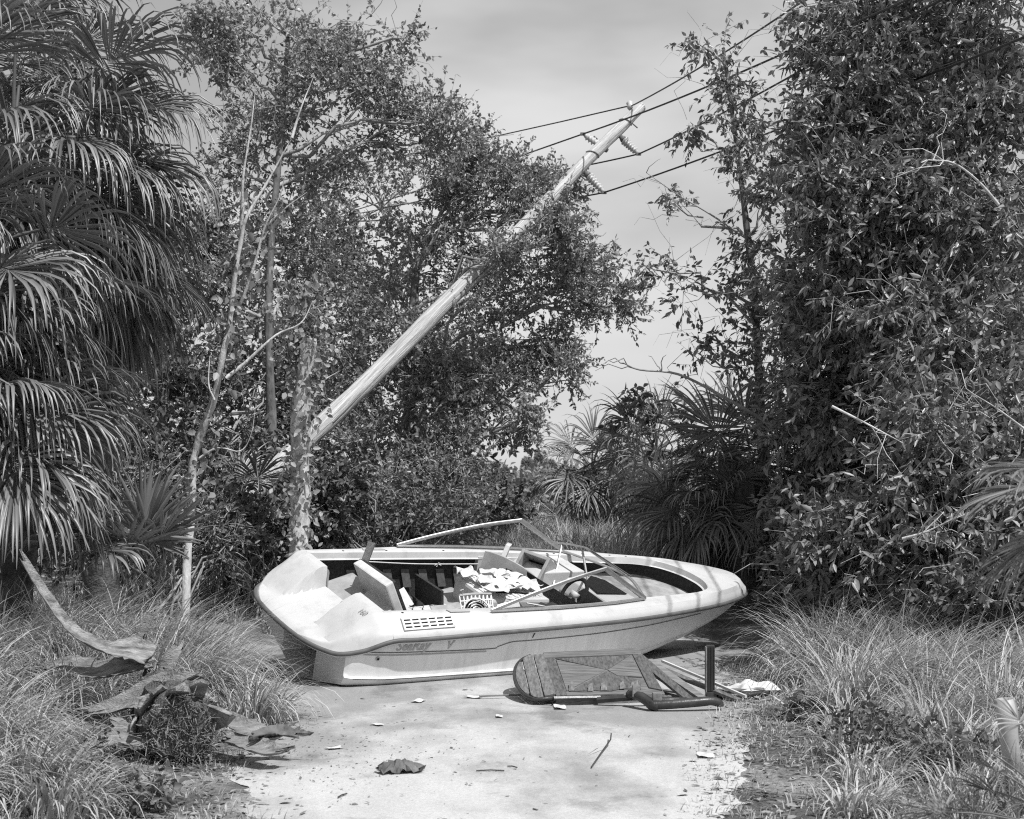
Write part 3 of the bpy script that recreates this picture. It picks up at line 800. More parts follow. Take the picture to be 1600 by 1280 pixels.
for i, (x, y, z, r_) in enumerate([(2.1, .12, .062, .2), (2.3, .02, .064, 1.1), (2.2, -.1, .068, 2.0), (2.42, .2, .06, .7), (2.05, -.16, .07, 2.6), (2.5, -.02, .06, 1.6), (2.34, .26, .066, .1), (1.99, .30, .065, 1.3)]):
    th = bthing('crumpled_paper', 'crumpled white paper sheet in the heap on top of the cooler', 'paper', (x, y, z), 'papers heaped on the cooler')
    rows = []; ph = rng.uniform(0, 6, 3)
    for v in np.linspace(-.5, .5, 7):
        rows.append([(x + (u * math.cos(r_) - v * math.sin(r_)) * .25 * (1 + .25 * math.sin(6 * v + ph[2])), y + (u * math.sin(r_) + v * math.cos(r_)) * .19 * (1 + .25 * math.sin(5 * u + ph[0])), z + .008 + i * .003 + .03 * (1 + math.sin(8 * u + ph[0] + 2 * v) * math.sin(7 * v + ph[1])) + rng.uniform(0, .012)) for u in np.linspace(-.5, .5, 11)])
    mb = MB(); mb.grid(rows); tpart(mb, 'sheet', M['paper'], th)
for i, (p0_, p1_, r_, m_, lb) in enumerate([((2.02, -.22, .10), (2.40, -.34, .11), .010, 'black', 'thin black tube lying over the papers in the boat'), ((1.98, -.50, -.02), (2.52, -.60, .02), .014, 'alu', 'loose aluminium strip by the near windshield base'), ((2.05, -.66, .10), (2.62, -.50, .02), .012, 'white', 'pale stick slanting across the near side of cockpit'), ((2.25, -.42, .06), (2.75, -.62, .0), .009, 'white', 'thin pale rod lying below the steering wheel')]):
    th = bthing('loose_rod', lb, 'rod', p0_)
    mb = MB(); mb.tube([p0_, (np.array(p0_) + p1_) / 2 + [0, 0, .012], p1_], r_, 6); tpart(mb, 'rod', M[m_], th)
th = bthing('dark_tarp', 'crumpled dark cloth below the near windshield bar', 'cloth', (2.4, -.5, -.3))
rows = [[(1.95 + .85 * u, -.76 + .42 * v, -.02 + .05 * math.sin(7 * u + 3 * v) + rng.uniform(-.015, .015)) for u in np.linspace(0, 1, 14)] for v in np.linspace(0, 1, 7)]
mb = MB(); mb.grid(rows); tpart(mb, 'cloth', M['darkwall'], th, smooth=True)

# ------------------------------------------------------------------ broken table and chair beside the boat
def quadface(c, off, th_):
    """prism on the top side of a corner list"""
    c = [np.asarray(q, float) for q in c]
    n = unit(np.cross(c[1] - c[0], c[2] - c[1])); n = n if n[2] > 0 else -n
    mb = MB(); mb.prism([q + n * off for q in c], n * th_); return mb
tbl = empty('broken_table', (0.62, 11.3, 0)); tag(tbl, 'collapsed wooden table with split cross-matched veneer top lying beside the hull', 'table')
def wpart(mb, name, m, th, smooth=False, bevel=0.0):
    off = np.array(th.location); mb.v = [tuple(np.asarray(q) - off) for q in mb.v]
    return mb.build(name, m, th, smooth, bevel)
tA, tB, tC, tD = np.array([.34, 10.84, .075]), np.array([1.20, 11.04, .07]), np.array([1.075, 11.95, .325]), np.array([.26, 11.78, .305])
def tp(u, v, h=0.0):
    p = (tA * (1 - u) + tB * u) * (1 - v) + (tD * (1 - u) + tC * u) * v
    n = unit(np.cross(tB - tA, tD - tA)); return p + n * h
def tpoly(uv, h, th_, name, m, bevel=.0):
    n = unit(np.cross(tB - tA, tD - tA)); mb = MB(); mb.prism([tp(u, v, h) for u, v in uv], n * th_)
    return wpart(mb, name, m, tbl, bevel=bevel)
tpoly([(0, 0), (1, 0), (1, 1), (0, 1)], -.022, .02, 'core_board', M['grain_x'])
cx, cyv = .56, .52
# border strips
tpoly([(.0, .86), (.93, .86), (.96, 1.0), (.0, 1.0)], .0, .010, 'border_strip', M['grain_x'])
tpoly([(.0, .0), (.10, .0), (.10, .855), (.0, .855)], .0, .009, 'border_strip', M['grain_y'])
tpoly([(.88, .12), (.99, .06), (1.0, .855), (.90, .855)], .0, .010, 'border_strip', M['grain_y'])
tpoly([(.10, .0), (.62, .0), (.55, .05), (.10, .07)], .0, .009, 'border_strip', M['grain_x'])
# four triangular veneer leaves, lifted a little at their split edges
tpoly([(.11, .84), (.87, .84), (cx + .01, cyv + .012)], .001, .007, 'veneer_leaf', M['grain_y'])
tpoly([(.11, .10), (.11, .82), (cx - .012, cyv)], .002, .005, 'veneer_leaf', M['grain_x'])
tpoly([(.87, .83), (.87, .34), (.64, .39), (cx + .012, cyv)], .001, .010, 'veneer_leaf', M['grain_x'])
tpoly([(.14, .085), (.36, .10), (.50, .07), (.62, .12), (.80, .10), (.84, .28), (cx, cyv - .012)], .001, .006, 'veneer_leaf', M['grain_y'])
for (u, v, w_, l_) in ((.13, .09, .05, .14), (.42, .08, .06, .10), (.70, .12, .08, .06), (.60, .10, .05, .08), (.30, .07, .05, .09)):
    n = unit(np.cross(tB - tA, tD - tA)); p = tp(u, v, .008)
    mb = MB(); mb.prism([p, tp(u + w_, v, .010), tp(u + w_ * 1.1, v + l_, .045), tp(u + w_ * .3, v + l_ * .8, .035)], n * .003); wpart(mb, 'veneer_splinter', M['grain_leaf'], tbl)
mb = MB(); mb.prism([tA + [.0, .0, -.022], tB + [-.1, -.02, -.022], tB + [-.1, -.02, -.066], tA + [0, 0, -.07]], (0, .025, 0)); wpart(mb, 'front_apron', M['grain_x'], tbl)
mb = MB(); mb.prism([tB + [.0, .02, -.022], tC + [0, 0, -.03], tC + [.02, -.1, -.12], tB + [.02, .02, -.066]], (-.025, 0, 0)); wpart(mb, 'end_apron', M['grain_y'], tbl)
# rounded end leaf, made of planks
un = unit(tA - tB); vn = unit(tD - tA); nn = unit(np.cross(tB - tA, tD - tA))
arcp = []
for q in np.linspace(0, math.pi, 15):
    arcp.append((math.sin(q) ** .75 * .27, (1 - math.cos(q)) / 2))
def leafpt(d, v, h): return tA * (1 - v) + tD * v + un * d + nn * (h - .16 * d * (1.2 - v))
for k, (d0, d1) in enumerate(((.0, .085), (.095, .185), (.195, .275))):
    vs_ = np.linspace(0, 1, 25); lo = [v for v in vs_ if np.interp(v, [a_[1] for a_ in arcp], [a_[0] for a_ in arcp]) > d0 + .005]
    left = [(min(d1, np.interp(v, [a_[1] for a_ in arcp], [a_[0] for a_ in arcp])), v) for v in lo]
    poly = [(d0, v) for v in lo] + left[::-1]
    mb = MB(); mb.prism([leafpt(d, v, -.016 - .004 * k) for d, v in poly], nn * .026); wpart(mb, 'end_plank', M['grain_leaf'], tbl)
rim = [leafpt(np.interp(v, [a_[1] for a_ in arcp], [a_[0] for a_ in arcp]) + .012, v, -.01) for v in np.linspace(0, .98, 20)]
mb = MB(); mb.tube(rim, .016, 6); wpart(mb, 'edge_moulding', M['wooddark'], tbl, smooth=True)
mb = MB(); mb.tube([tA + [-.02, -.02, -.01], tA * .6 + tB * .4 + [0, -.03, -.012]], .018, 6); wpart(mb, 'edge_moulding', M['wooddark'], tbl)
# splayed boards at the right end
for k, (a0, a1, w_, m_) in enumerate([((1.02, 11.98, .31), (1.40, 11.0, .03), .055, 'grain_y'), ((1.14, 11.86, .25), (1.52, 10.98, .03), .05, 'wood'), ((1.22, 11.74, .20), (1.78, 11.02, .03), .045, 'wood2'), ((1.16, 11.8, .17), (1.46, 10.95, .02), .04, 'wooddark')]):
    a0, a1 = np.array(a0), np.array(a1); d = unit(a1 - a0); s_ = unit(np.cross(d, Z)); n_ = np.cross(s_, d)
    mb = MB(); mb.prism([a0 + s_ * w_, a0 - s_ * w_, a1 - s_ * w_ * .7, a1 + s_ * w_ * .7], -n_ * .022); wpart(mb, 'splayed_board', M[m_], tbl)
a0, a1 = np.array((1.26, 11.80, .23)), np.array((1.84, 11.06, .035)); s_ = unit(np.cross(a1 - a0, Z))
mb = MB(); mb.prism([a0 + s_ * .012, a0 - s_ * .012, a1 - s_ * .012, a1 + s_ * .012], (0, 0, .02)); wpart(mb, 'splayed_board', M['vinyl'], tbl)
mb = MB(); mb.tube(catmull([(.66, 10.86, .045), (.9, 10.80, .07), (1.05, 10.80, .075), (1.22, 10.84, .065)], 5), .035, 6, flat=.7); wpart(mb, 'apron_rail', M['wooddark'], tbl)

chair = empty('broken_chair', (1.2, 10.6, 0)); tag(chair, 'dark wooden chair arm and scrolled leg fallen in front of the broken table', 'chair')
mb = MB(); mb.tube(catmull([(.90, 10.80, .10), (.97, 10.68, .10), (1.04, 10.58, .06), (1.10, 10.56, .04)], 5), [.035] * 5 + [.04] * 5 + [.045] * 6, 7); wpart(mb, 'curved_frame', M['wooddark'], chair, True)
mb = MB(); mb.tube(catmull([(1.03, 10.56, .05), (1.2, 10.55, .06), (1.40, 10.56, .075), (1.50, 10.58, .08), (1.56, 10.60, .06), (1.565, 10.60, .035)], 5), [.036] * 14 + [.034] * 6 + [.032] * 6, 8); wpart(mb, 'scrolled_arm', M['wooddark'], chair, True)
mb = MB(); mb.tube(catmull([(1.06, 10.70, .06), (1.2, 10.76, .055), (1.34, 10.77, .05)], 5), .03, 7); wpart(mb, 'seat_rail', M['wooddark'], chair, True)
mb = MB(); mb.box((1.09, 10.57, .115), (.07, .06, .06)); wpart(mb, 'corner_block', M['wood'], chair, bevel=.008)
mb = MB(); mb.box((.945, 10.72, .135), (.06, .06, .09)); wpart(mb, 'corner_block', M['wood'], chair, bevel=.008)

post = empty('fluted_post', (1.58, 11.22, 0)); tag(post, 'upright fluted dark wooden post standing on a low plinth', 'post')
mb = MB(); mb.box((1.585, 11.24, .245), (.062, .075, .37)); wpart(mb, 'shaft', M['wooddark'], post, bevel=.004)
for k in range(5):
    mb = MB(); mb.box((1.585 - .024 + k * .012, 11.198, .245), (.006, .008, .35)); wpart(mb, 'flute_rib', M['wooddark'], post)
mb = MB(); mb.box((1.549, 11.235, .24), (.010, .07, .36)); wpart(mb, 'lit_side_strip', M['wood'], post)  # paler wood colours in the sunlit left face of the shaft
mb = MB(); mb.box((1.59, 11.235, .03), (.085, .09, .06)); wpart(mb, 'plinth', M['wooddark'], post, bevel=.005)
rail_ = empty('fallen_rail', (1.8, 11.2, 0)); tag(rail_, 'low dark moulded rail lying right of the fluted post', 'rail')
mb = MB(); mb.tube(catmull([(1.64, 11.2, .03), (1.82, 11.24, .028), (2.02, 11.34, .035), (2.08, 11.4, .03)], 5), .028, 7, flat=.8); wpart(mb, 'moulding', M['wooddark'], rail_, True)
mb = MB(); mb.prism([(1.62, 11.24, .058), (1.66, 11.34, .058), (2.02, 11.44, .06), (2.04, 11.36, .06)], (0, 0, .012)); wpart(mb, 'flat_strip', M['wood'], rail_)
# white cloth on the rail
def cloth(name, label, c, sx, sy, h, m, seed, rz=0.0):
    r = np.random.default_rng(seed); ph = r.uniform(0, 6, 6); rows = []
    for v in np.linspace(-1, 1, 13):
        row = []
        for u in np.linspace(-1, 1, 19):
            e_ = max(0, 1 - u * u) * max(0, 1 - v * v)
            z = h * e_ ** .6 * (.55 + .45 * math.sin(4.2 * u + ph[0] + 1.5 * v) * math.sin(2.7 * v + ph[1])) + .004
            k = 1 + .10 * math.sin(5 * math.atan2(v, u) + ph[2])
            x, y = u * sx * k, v * sy * k
            row.append((c[0] + x * math.cos(rz) - y * math.sin(rz), c[1] + x * math.sin(rz) + y * math.cos(rz), c[2] + z))
        rows.append(row)
    mb = MB(); mb.grid(rows)
    o = mb.build(name, m, None, True, loc=c, fix=False); tag(o, label, 'cloth'); return o
cloth('white_cloth', 'crumpled white cloth on the far end of the fallen rail', (1.98, 11.45, .05), .17, .11, .10, M['paper'], 4, .2)
cloth('white_rag', 'small white rag between the fluted post and the crumpled cloth', (1.78, 11.42, .03), .13, .10, .085, M['paper'], 9, .4)
for k, (a0, a1) in enumerate([((-.26, 11.2, .03), (.16, 11.28, .03))]):
    lath = empty('loose_lath', a0); tag(lath, 'thin dark lath on the road between hull and broken table', 'lath')
    mb = MB(); mb.tube([a0, a1], .012, 4, flat=.6); wpart(mb, 'strip', M['wood'], lath)

# ------------------------------------------------------------------ vegetation makers
LEAF_T = np.array([0, .34, .70, 1.0])
def leaves_np(Pb, Dv, Nv, L, W, fold=.3, curl=.12):
    """six-point folded leaves"""
    n = len(Pb); Dv = unit(Dv); S = unit(np.cross(Nv, Dv)); N2 = np.cross(Dv, S)
    L = L[:, None]; W = W[:, None]
    v0 = Pb; tip = Pb + Dv * L - N2 * L * curl
    l1 = Pb + Dv * L * .34 + S * W * .5 + N2 * W * fold * .5; r1 = Pb + Dv * L * .34 - S * W * .5 + N2 * W * fold * .5
    l2 = Pb + Dv * L * .70 + S * W * .40 + N2 * (W * fold * .4 - L * curl * .45); r2 = Pb + Dv * L * .70 - S * W * .40 + N2 * (W * fold * .4 - L * curl * .45)
    V = np.stack([v0, l1, l2, tip, r2, r1], 1).reshape(-1, 3)
    b = np.arange(n)[:, None] * 6
    Q = np.concatenate([b + [0, 3, 2, 1], b + [0, 5, 4, 3]], 1).reshape(-1, 4)
    return V, Q

def rand_dir(r, n):
    return unit(r.normal(size=(n, 3)))

def lobe_px(l):
    """(x, y, D, rx, ry[, depth]) in pixels and metres to centre and radii"""
    x, y, D, rx, ry = l[:5]; c = P(x, y, D); k = D / F
    return c, np.array([rx * k, (l[5] if len(l) > 5 else max(.5, (rx + ry) * .5 * k)), ry * k])

def crown(r, lobes, clumps, twigs, per, ll, lw, tl=.35, droop=.25, spread=.30, shell=.45, dens=None):
    """leaf arrays, twig arrays and the clump centres of a crown"""
    Pb = []; Dv = []; TW0 = []; TW1 = []; CC = []
    for li, lob in enumerate(lobes):
        c, R = lobe_px(lob); f = lob[6] if len(lob) > 6 else 1.0
        nc = max(2, int(clumps * f)); d = rand_dir(r, nc); q = r.random(nc) ** shell
        cc = c + d * R * q[:, None]
        CC.append((li, cc))
        for k in range(nc):
            nt_ = max(3, int(twigs * (.6 + .8 * r.random())))
            out = unit(d[k] * .8 + [0, 0, .35])
            base = cc[k] + r.normal(size=(nt_, 3)) * R * spread * .55
            td = unit(rand_dir(r, nt_) + out * .9 - Z * droop * .5)
            ln = tl * (.6 + .8 * r.random(nt_))
            TW0.append(base); TW1.append(base + td * ln[:, None])
            m = per
            t_ = r.random((nt_, m)) * .9 + .12
            pb = base[:, None] + td[:, None] * (ln[:, None] * t_)[..., None]
            dv = unit(td[:, None] * .7 + rand_dir(r, nt_ * m).reshape(nt_, m, 3) * .95 - Z * droop)
            Pb.append(pb.reshape(-1, 3)); Dv.append(dv.reshape(-1, 3))
    Pb = np.concatenate(Pb); Dv = np.concatenate(Dv); n = len(Pb)
    Nv = unit(rand_dir(r, n) * .8 + [0, 0, .75])
    L = ll * (.5 + .85 * r.random(n)); W = lw * (.7 + .5 * r.random(n))
    V, Q = leaves_np(Pb, Dv, Nv, L, W)
    tone = np.repeat(np.clip(r.normal(.45, .22, n), 0, 1), 6)
    return V, Q, tone, np.concatenate(TW0), np.concatenate(TW1), CC

def sticks_np(A, Bv, r0, r1):
    """three-sided tapered twigs"""
    n = len(A); t_ = unit(Bv - A); s_ = np.cross(t_, [.3, .2, .93]); s_ = unit(s_); u_ = np.cross(t_, s_)
    V = []
    for Pp, rr in ((A, r0), (Bv, r1)):
        for q in (0, 2.094, 4.189):
            V.append(Pp + (s_ * math.cos(q) + u_ * math.sin(q)) * rr)
    V = np.stack(V, 1).reshape(-1, 3); b = np.arange(n)[:, None] * 6
    Q = np.concatenate([b + [0, 1, 4, 3], b + [1, 2, 5, 4], b + [2, 0, 3, 5]], 1).reshape(-1, 4)
    return V, Q

def join_np(parts):
    V = []; Q = []; n = 0
    for v, q in parts:
        V.append(v); Q.append(q + n); n += len(v)
    return np.concatenate(V), np.concatenate(Q)

def wander(r, a, b, k=6, amp=.08):
    a = np.asarray(a, float); b = np.asarray(b, float); t_ = np.linspace(0, 1, k)[:, None]
    ln = np.linalg.norm(b - a); off = r.normal(size=(k, 3)) * amp * ln * np.sin(np.pi * t_)
    return a + (b - a) * t_ + off + Z * .06 * ln * np.sin(np.pi * t_)

def tree(name, label, seed, trunk, r0, r1, lobes, clumps, twigs, per, ll, lw, leafm='leaf', barkm='bark', cat='tree', group=None, tl=.35, droop=.25, spread=.30, limb=.05, shell=.45, sides=9, bare=0, crown_name='crown'):
    """trunk: list of world points from the ground up"""
    r = np.random.default_rng(seed); trunk = catmull(trunk, 5); base = trunk[0]
    o = empty(name, base); tag(o, label, cat, group)
    k = len(trunk); rad = np.linspace(r0, r1, k) * (1 + .10 * r.normal(size=k)); rad[0] *= 1.25
    v, q = tube_np(trunk, rad, sides); np_mesh('trunk', v - base, q, M[barkm], o, smooth=True)
    V, Q, tone, A, Bv, CC = crown(r, lobes, clumps, twigs, per, ll, lw, tl, droop, spread, shell)
    parts = []
    for li, cc in CC:
        c = cc.mean(0); i = int(np.clip(np.searchsorted(trunk[:, 2], c[2] - .35 * np.linalg.norm(c[:2] - trunk[-1, :2]) - .3), k // 4, k - 1))
        lm = wander(r, trunk[i], c, 7, .07); parts.append(tube_np(lm, np.linspace(limb, limb * .45, 7), 6))
        for p in cc:
            j = r.integers(3, 7); parts.append(tube_np(wander(r, lm[j], p, 4, .08), np.linspace(limb * .4, limb * .14, 4), 4))
    parts.append(sticks_np(A, Bv, limb * .12, limb * .05))
    for b_ in range(bare):      # dead twigs without leaves
        lob = lobes[r.integers(len(lobes))]; c, R = lobe_px(lob); d = rand_dir(r, 1)[0]; a = c + d * R * .6; e2 = a + unit(d + r.normal(size=3) * .5) * r.uniform(.4, 1.1)
        parts.append(tube_np(wander(r, a, e2, 5, .1), np.linspace(limb * .2, limb * .06, 5), 4))
    v, q = join_np(parts); np_mesh('branches', v - base, q, M['twig' if barkm == 'bark' else barkm], o)
    np_mesh(crown_name, V - base, Q, M[leafm], o, tone)
    return o

def shrub(name, label, seed, lobes, clumps, twigs, per, ll, lw, leafm='leaf_dark', group=None, tl=.3, droop=.2, limb=.03, bare=0):
    r = np.random.default_rng(seed); c0, R0 = lobe_px(lobes[0]); base = np.array([c0[0], c0[1], float(gz(c0[0], c0[1]))])
    o = empty(name, base); tag(o, label, 'shrub', group)
    V, Q, tone, A, Bv, CC = crown(r, lobes, clumps, twigs, per, ll, lw, tl, droop)
    parts = []
    for li, cc in CC:
        for p in cc:
            g = base + r.normal(size=3) * [.15, .15, 0]; parts.append(tube_np(wander(r, g, p, 5, .08), np.linspace(limb * .7, limb * .2, 5), 4))
    parts.append(sticks_np(A, Bv, limb * .14, limb * .06))
    for b_ in range(bare):
        c, R = lobe_px(lobes[r.integers(len(lobes))]); d = rand_dir(r, 1)[0]; a = c + d * R * .5; e2 = a + unit(d + r.normal(size=3) * .6) * r.uniform(.3, .9)
        parts.append(tube_np(wander(r, a, e2, 5, .1), np.linspace(limb * .3, limb * .1, 5), 4))
    v, q = join_np(parts); np_mesh('stems', v - base, q, M['twig'], o)
    np_mesh('foliage', V - base, Q, M[leafm], o, tone)
    return o

FT = np.array([0, .1, .25, .42, .58, .72, .86, 1.0])
def frond_np(r, base, dirv, pet, R, nseg, droop, spread=1.9, roll=0.0, sag=.25, cup=.12, wmax=.030, fray=.0):
    dirv = unit(dirv)
    # petiole
    k = 6; pts = [np.asarray(base, float)]; d = dirv.copy()
    for i in range(k):
        pts.append(pts[-1] + d * pet / k); d = unit(d - Z * sag / k)
    pts = np.array(pts); hub = pts[-1]; ax = d
    pv, pq = tube_np(pts, np.linspace(.022, .012, k + 1) * min(1, R / .75), 5)
    up = Z - ax * (ax @ Z)
    if np.linalg.norm(up) < .15: up = np.array([.5, -.8, .1]) - ax * (ax @ np.array([.5, -.8, .1]))
    nrm = unit(up); side = np.cross(nrm, ax)
    nrm, side = nrm * math.cos(roll) + side * math.sin(roll), side * math.cos(roll) - nrm * math.sin(roll)
    a = np.linspace(-spread, spread, nseg) + r.normal(size=nseg) * .055
    L = R * (.66 + .34 * np.cos(a * .75)) * (1 + .08 * r.normal(size=nseg))
    d = ax * np.cos(a)[:, None] + side * np.sin(a)[:, None] + nrm * (cup * (1 - .6 * np.cos(a)))[:, None] + r.normal(size=(nseg, 3)) * (.03 + fray)
    d = unit(d); p = hub + ax * (np.maximum(0, np.cos(a)) * .16 * R)[:, None]
    da = 2 * spread / nseg; dr = droop * (.45 + 1.2 * r.random(nseg))
    rows = []
    for j, t_ in enumerate(FT):
        s_ = t_ * L
        hw = .5 * np.minimum(s_ * da * 1.05 + .003, wmax)
        if t_ > .5: hw = hw * np.clip((1.02 - t_) / .52, .04, 1) ** .8
        c = unit(np.cross(nrm, d)); up2 = np.cross(d, c)
        rows.append(np.stack([p + c * hw[:, None], p - up2 * (hw * .8)[:, None], p - c * hw[:, None]], 1))
        if j < len(FT) - 1:
            st = (FT[j + 1] - t_) * L
            w_ = max(0, t_ - .3) * 1.5
            d = unit(d - Z * (dr * w_ * .75)[:, None] + r.normal(size=(nseg, 3)) * .05 * t_)
            p = p + d * st[:, None]
    V = np.stack(rows, 1)            # nseg, rows, 3, xyz
    nr = len(FT); b = np.arange(nseg)[:, None, None] * nr * 3; j = np.arange(nr - 1)[None, :, None] * 3
    Q = np.concatenate([(b + j + np.array([0, 1, 4, 3])[None, None]), (b + j + np.array([1, 2, 5, 4])[None, None])], 1).reshape(-1, 4)
    tone = np.repeat(np.clip(r.normal(.5, .2, nseg), 0, 1), nr * 3)
    n = len(pv)
    return np.concatenate([pv, V.reshape(-1, 3)]), np.concatenate([pq, Q + n]), np.concatenate([np.full(n, .35), tone])

def palm(name, label, seed, hub, n, R, pet=.8, nseg=40, lo=-70, hi=75, droop=.55, dead=0, r0=.17, trunk=True, group=None, az=(0, 360), wmax=.030, base=None, cat='palm', extra=()):
    r = np.random.default_rng(seed); hub = np.asarray(hub, float)
    gx = hub[:2] if base is None else np.asarray(base)[:2]; g = np.array([gx[0], gx[1], float(gz(gx[0], gx[1]))])
    o = empty(name, g); tag(o, label, cat, group)
    if trunk:
        tp_ = catmull([g, g * .5 + hub * .5 + r.normal(size=3) * .06, hub], 10); k = len(tp_)
        v, q = tube_np(tp_, r0 * (1 + .12 * np.sin(np.arange(k) * 1.9)), 10); np_mesh('trunk', v - g, q, M['palm_trunk'], o, smooth=True)
    specs = []
    for i in range(n):
        f = (i + .5) / n
        el = hi + (lo - hi) * f ** .9 + r.normal() * 6; az_ = az[0] + ((i * 137.5 + r.normal() * 12) % 360) / 360 * (az[1] - az[0])
        specs.append((az_, el, R * (.85 + .25 * r.random()), False))
    for i in range(dead):
        az_ = az[0] + ((i * 137.5 + 60) % 360) / 360 * (az[1] - az[0]); specs.append((az_, -55 - 25 * r.random(), R * (.8 + .2 * r.random()), True))
    for az_, el, R_, dd in specs + [tuple(x) for x in extra]:
        ar, er = math.radians(az_), math.radians(el); dv = np.array([math.sin(ar) * math.cos(er), math.cos(ar) * math.cos(er), math.sin(er)])
        V, Q, tone = frond_np(r, hub + dv * .05, dv, pet * (.8 + .4 * r.random()), R_, nseg, droop * (1.9 if dd else 1) * (.8 + .5 * r.random()), roll=r.normal() * .5, sag=.5 if not dd else .9, cup=.10 + .1 * r.random(), wmax=wmax, fray=.08 if dd else .02, spread=1.9 if not dd else 1.5)
        low = float(gz(hub[0], hub[1])) + .01
        V[:, 2] = np.maximum(V[:, 2], low + .03 * r.random(len(V)))
        np_mesh('dead_frond' if dd else 'frond', V - g, Q, M['frond_dead' if dd else 'frond'], o, tone)
    return o

def W_(x, D): return (x - 800) / F * D
def gp(x, D):
    X = W_(x, D); return np.array([X, D, float(gz(X, D))])

# ------------------------------------------------------------------ utility pole and wires
pb = np.array([-4.85, 18.2, 0.0]); pb[2] = float(gz(pb[0], pb[1])) - .05
ptop = P(1000, 166, 25.0)
pole = empty('utility_pole', pb); tag(pole, 'pale leaning wooden utility pole tilted across the sky above the boat', 'pole')
pd = unit(ptop - pb); plen = np.linalg.norm(ptop - pb)
px_ = unit(np.cross(pd, [0, 1, 0])); py_ = np.cross(pd, px_)         # px_: across the picture (down right), py_: depth
if px_[0] < 0: px_ = -px_
ts = np.linspace(0, 1, 44); pts = [pb + pd * plen * t_ + px_ * .10 * math.sin(t_ * 3.0) * .6 + px_ * .012 * math.sin(t_ * 21) for t_ in ts]
r_p = np.random.default_rng(5); rad = np.interp(ts, [0, .1, 1], [.17, .155, .097]) * (1 + .03 * r_p.normal(size=44))
v, q = tube_np(pts, rad, 14); 
# local object frame: z along the pole so that the grain runs up it
Rp = np.stack([px_, np.cross(pd, px_), pd], 1)
shaft_me = (v - pb) @ Rp
sh = np_mesh('shaft', shaft_me, q, M['pole'], pole, smooth=True)
sh.rotation_euler = Matrix(Rp.tolist()).to_euler()
def on_pole(t_): 
    i = t_ * 43; k = int(min(42, math.floor(i))); f = i - k; return pts[k] * (1 - f) + pts[k + 1] * f, float(np.interp(t_, ts, rad))
c, rr = on_pole(1.0)
mb = MB(); mb.lathe([(rr * 1.0, -.03), (rr * 1.02, .0), (rr * .8, .035), (rr * .3, .05)], c - pd * .005, pd, 14); wpart(mb, 'weathered_top', M['pole'], pole, True)
def pole_t(x, y):
    """fraction along the pole nearest to a pixel"""
    best = min(range(len(pts)), key=lambda i: (800 + F * pts[i][0] / pts[i][1] - x) ** 2 + (HORIZON + F * (CAM_H - pts[i][2]) / pts[i][1] - y) ** 2); return best / 43
INS = [((945, 233), (913, 211)), ((973, 217), (996, 239)), ((918, 273), (942, 299))]
ins_tip = []
for a_, b_ in INS:
    t_ = pole_t(*a_); c, rr = on_pole(t_); D = c[1]
    p0 = P(a_[0], a_[1], D - .02); p1 = P(b_[0], b_[1], D - .12); ax = unit(p1 - p0); ln = np.linalg.norm(p1 - p0)
    mb = MB(); mb.lathe([(.035, -.06), (.045, -.03), (.06, 0), (.06, .03)], p0, ax, 12); ib = wpart(mb, 'insulator_base', M['stripe'], pole, True)
    prof = [(.04, .02)]
    for k in range(6):
        h = .045 + k * (ln - .07) / 6; st = (ln - .07) / 6
        prof += [(.042, h), (.085 - .004 * k, h + st * .22), (.080 - .004 * k, h + st * .42), (.042, h + st * .62)]
    prof += [(.035, ln - .02), (.02, ln + .01)]
    mb = MB(); mb.lathe(prof, p0, ax, 16); ins = wpart(mb, 'insulator', M['ceramic'], pole, True); ib.parent = ins
    tip = p1 + ax * .03; ins_tip.append(tip)
    mb = MB(); mb.box(tip, (.09, .05, .05)); wpart(mb, 'wire_clamp', M['stripe'], pole, bevel=.008).parent = ins
c, rr = on_pole(.985)
tipw = P(990, 164, 24.8)
mb = MB(); mb.lathe([(.05, 0), (.07, .05), (.04, .09), (.06, .13), (.03, .16)], c - px_ * rr + py_ * 0, unit(-px_ + pd * .8), 12); wpart(mb, 'top_pin_insulator', M['ceramic'], pole, True)
for t_, s_ in ((.93, 1), (.9, -1), (.83, 1), (.78, -1), (.965, 1)):
    c, rr = on_pole(t_); mb = MB(); mb.tube([c - px_ * s_ * (rr * .5), c + px_ * s_ * (rr + .12)], .012, 6); wpart(mb, 'through_bolt', M['stripe'], pole)
gw = []
for t_ in np.linspace(.30, .985, 40):
    c, rr = on_pole(t_); an = 1.9 + .35 * math.sin(t_ * 17) ; yv = np.cross(pd, px_); f_ = yv if yv[1] < 0 else -yv
    gw.append(c + (px_ * math.cos(an - 1.2) * .75 + f_ * .85) * (rr * .93))
mb = MB(); mb.tube(gw, .010, 5); wpart(mb, 'ground_wire', M['stripe'], pole)
for (t_, dx) in ((.87, 0), (.955, 0)):
    c, rr = on_pole(t_); yv = np.cross(pd, px_); f_ = yv if yv[1] < 0 else -yv
    mb = MB(); mb.tube([c + (px_ * math.cos(q) + f_ * math.sin(q)) * (rr + .012) + pd * .05 * math.cos(q) for q in np.linspace(.2, 2.9, 9)], .010, 5); wpart(mb, 'bonding_wire', M['stripe'], pole)
def wire(label, pts_, r_=.014):
    o = empty('power_line', pts_[0]); tag(o, label, 'cable', 'power lines')
    m = []
    for a_, b_ in zip(pts_[:-1], pts_[1:]):
        a_, b_ = np.asarray(a_), np.asarray(b_); ln = np.linalg.norm(b_ - a_)
        for t_ in np.linspace(0, 1, 14)[:-1]: m.append(a_ + (b_ - a_) * t_ - Z * .006 * ln * 4 * t_ * (1 - t_))
    m.append(np.asarray(pts_[-1]))
    mb = MB(); mb.tube(m, r_, 5); wpart(mb, 'cable', M['wire'], o)
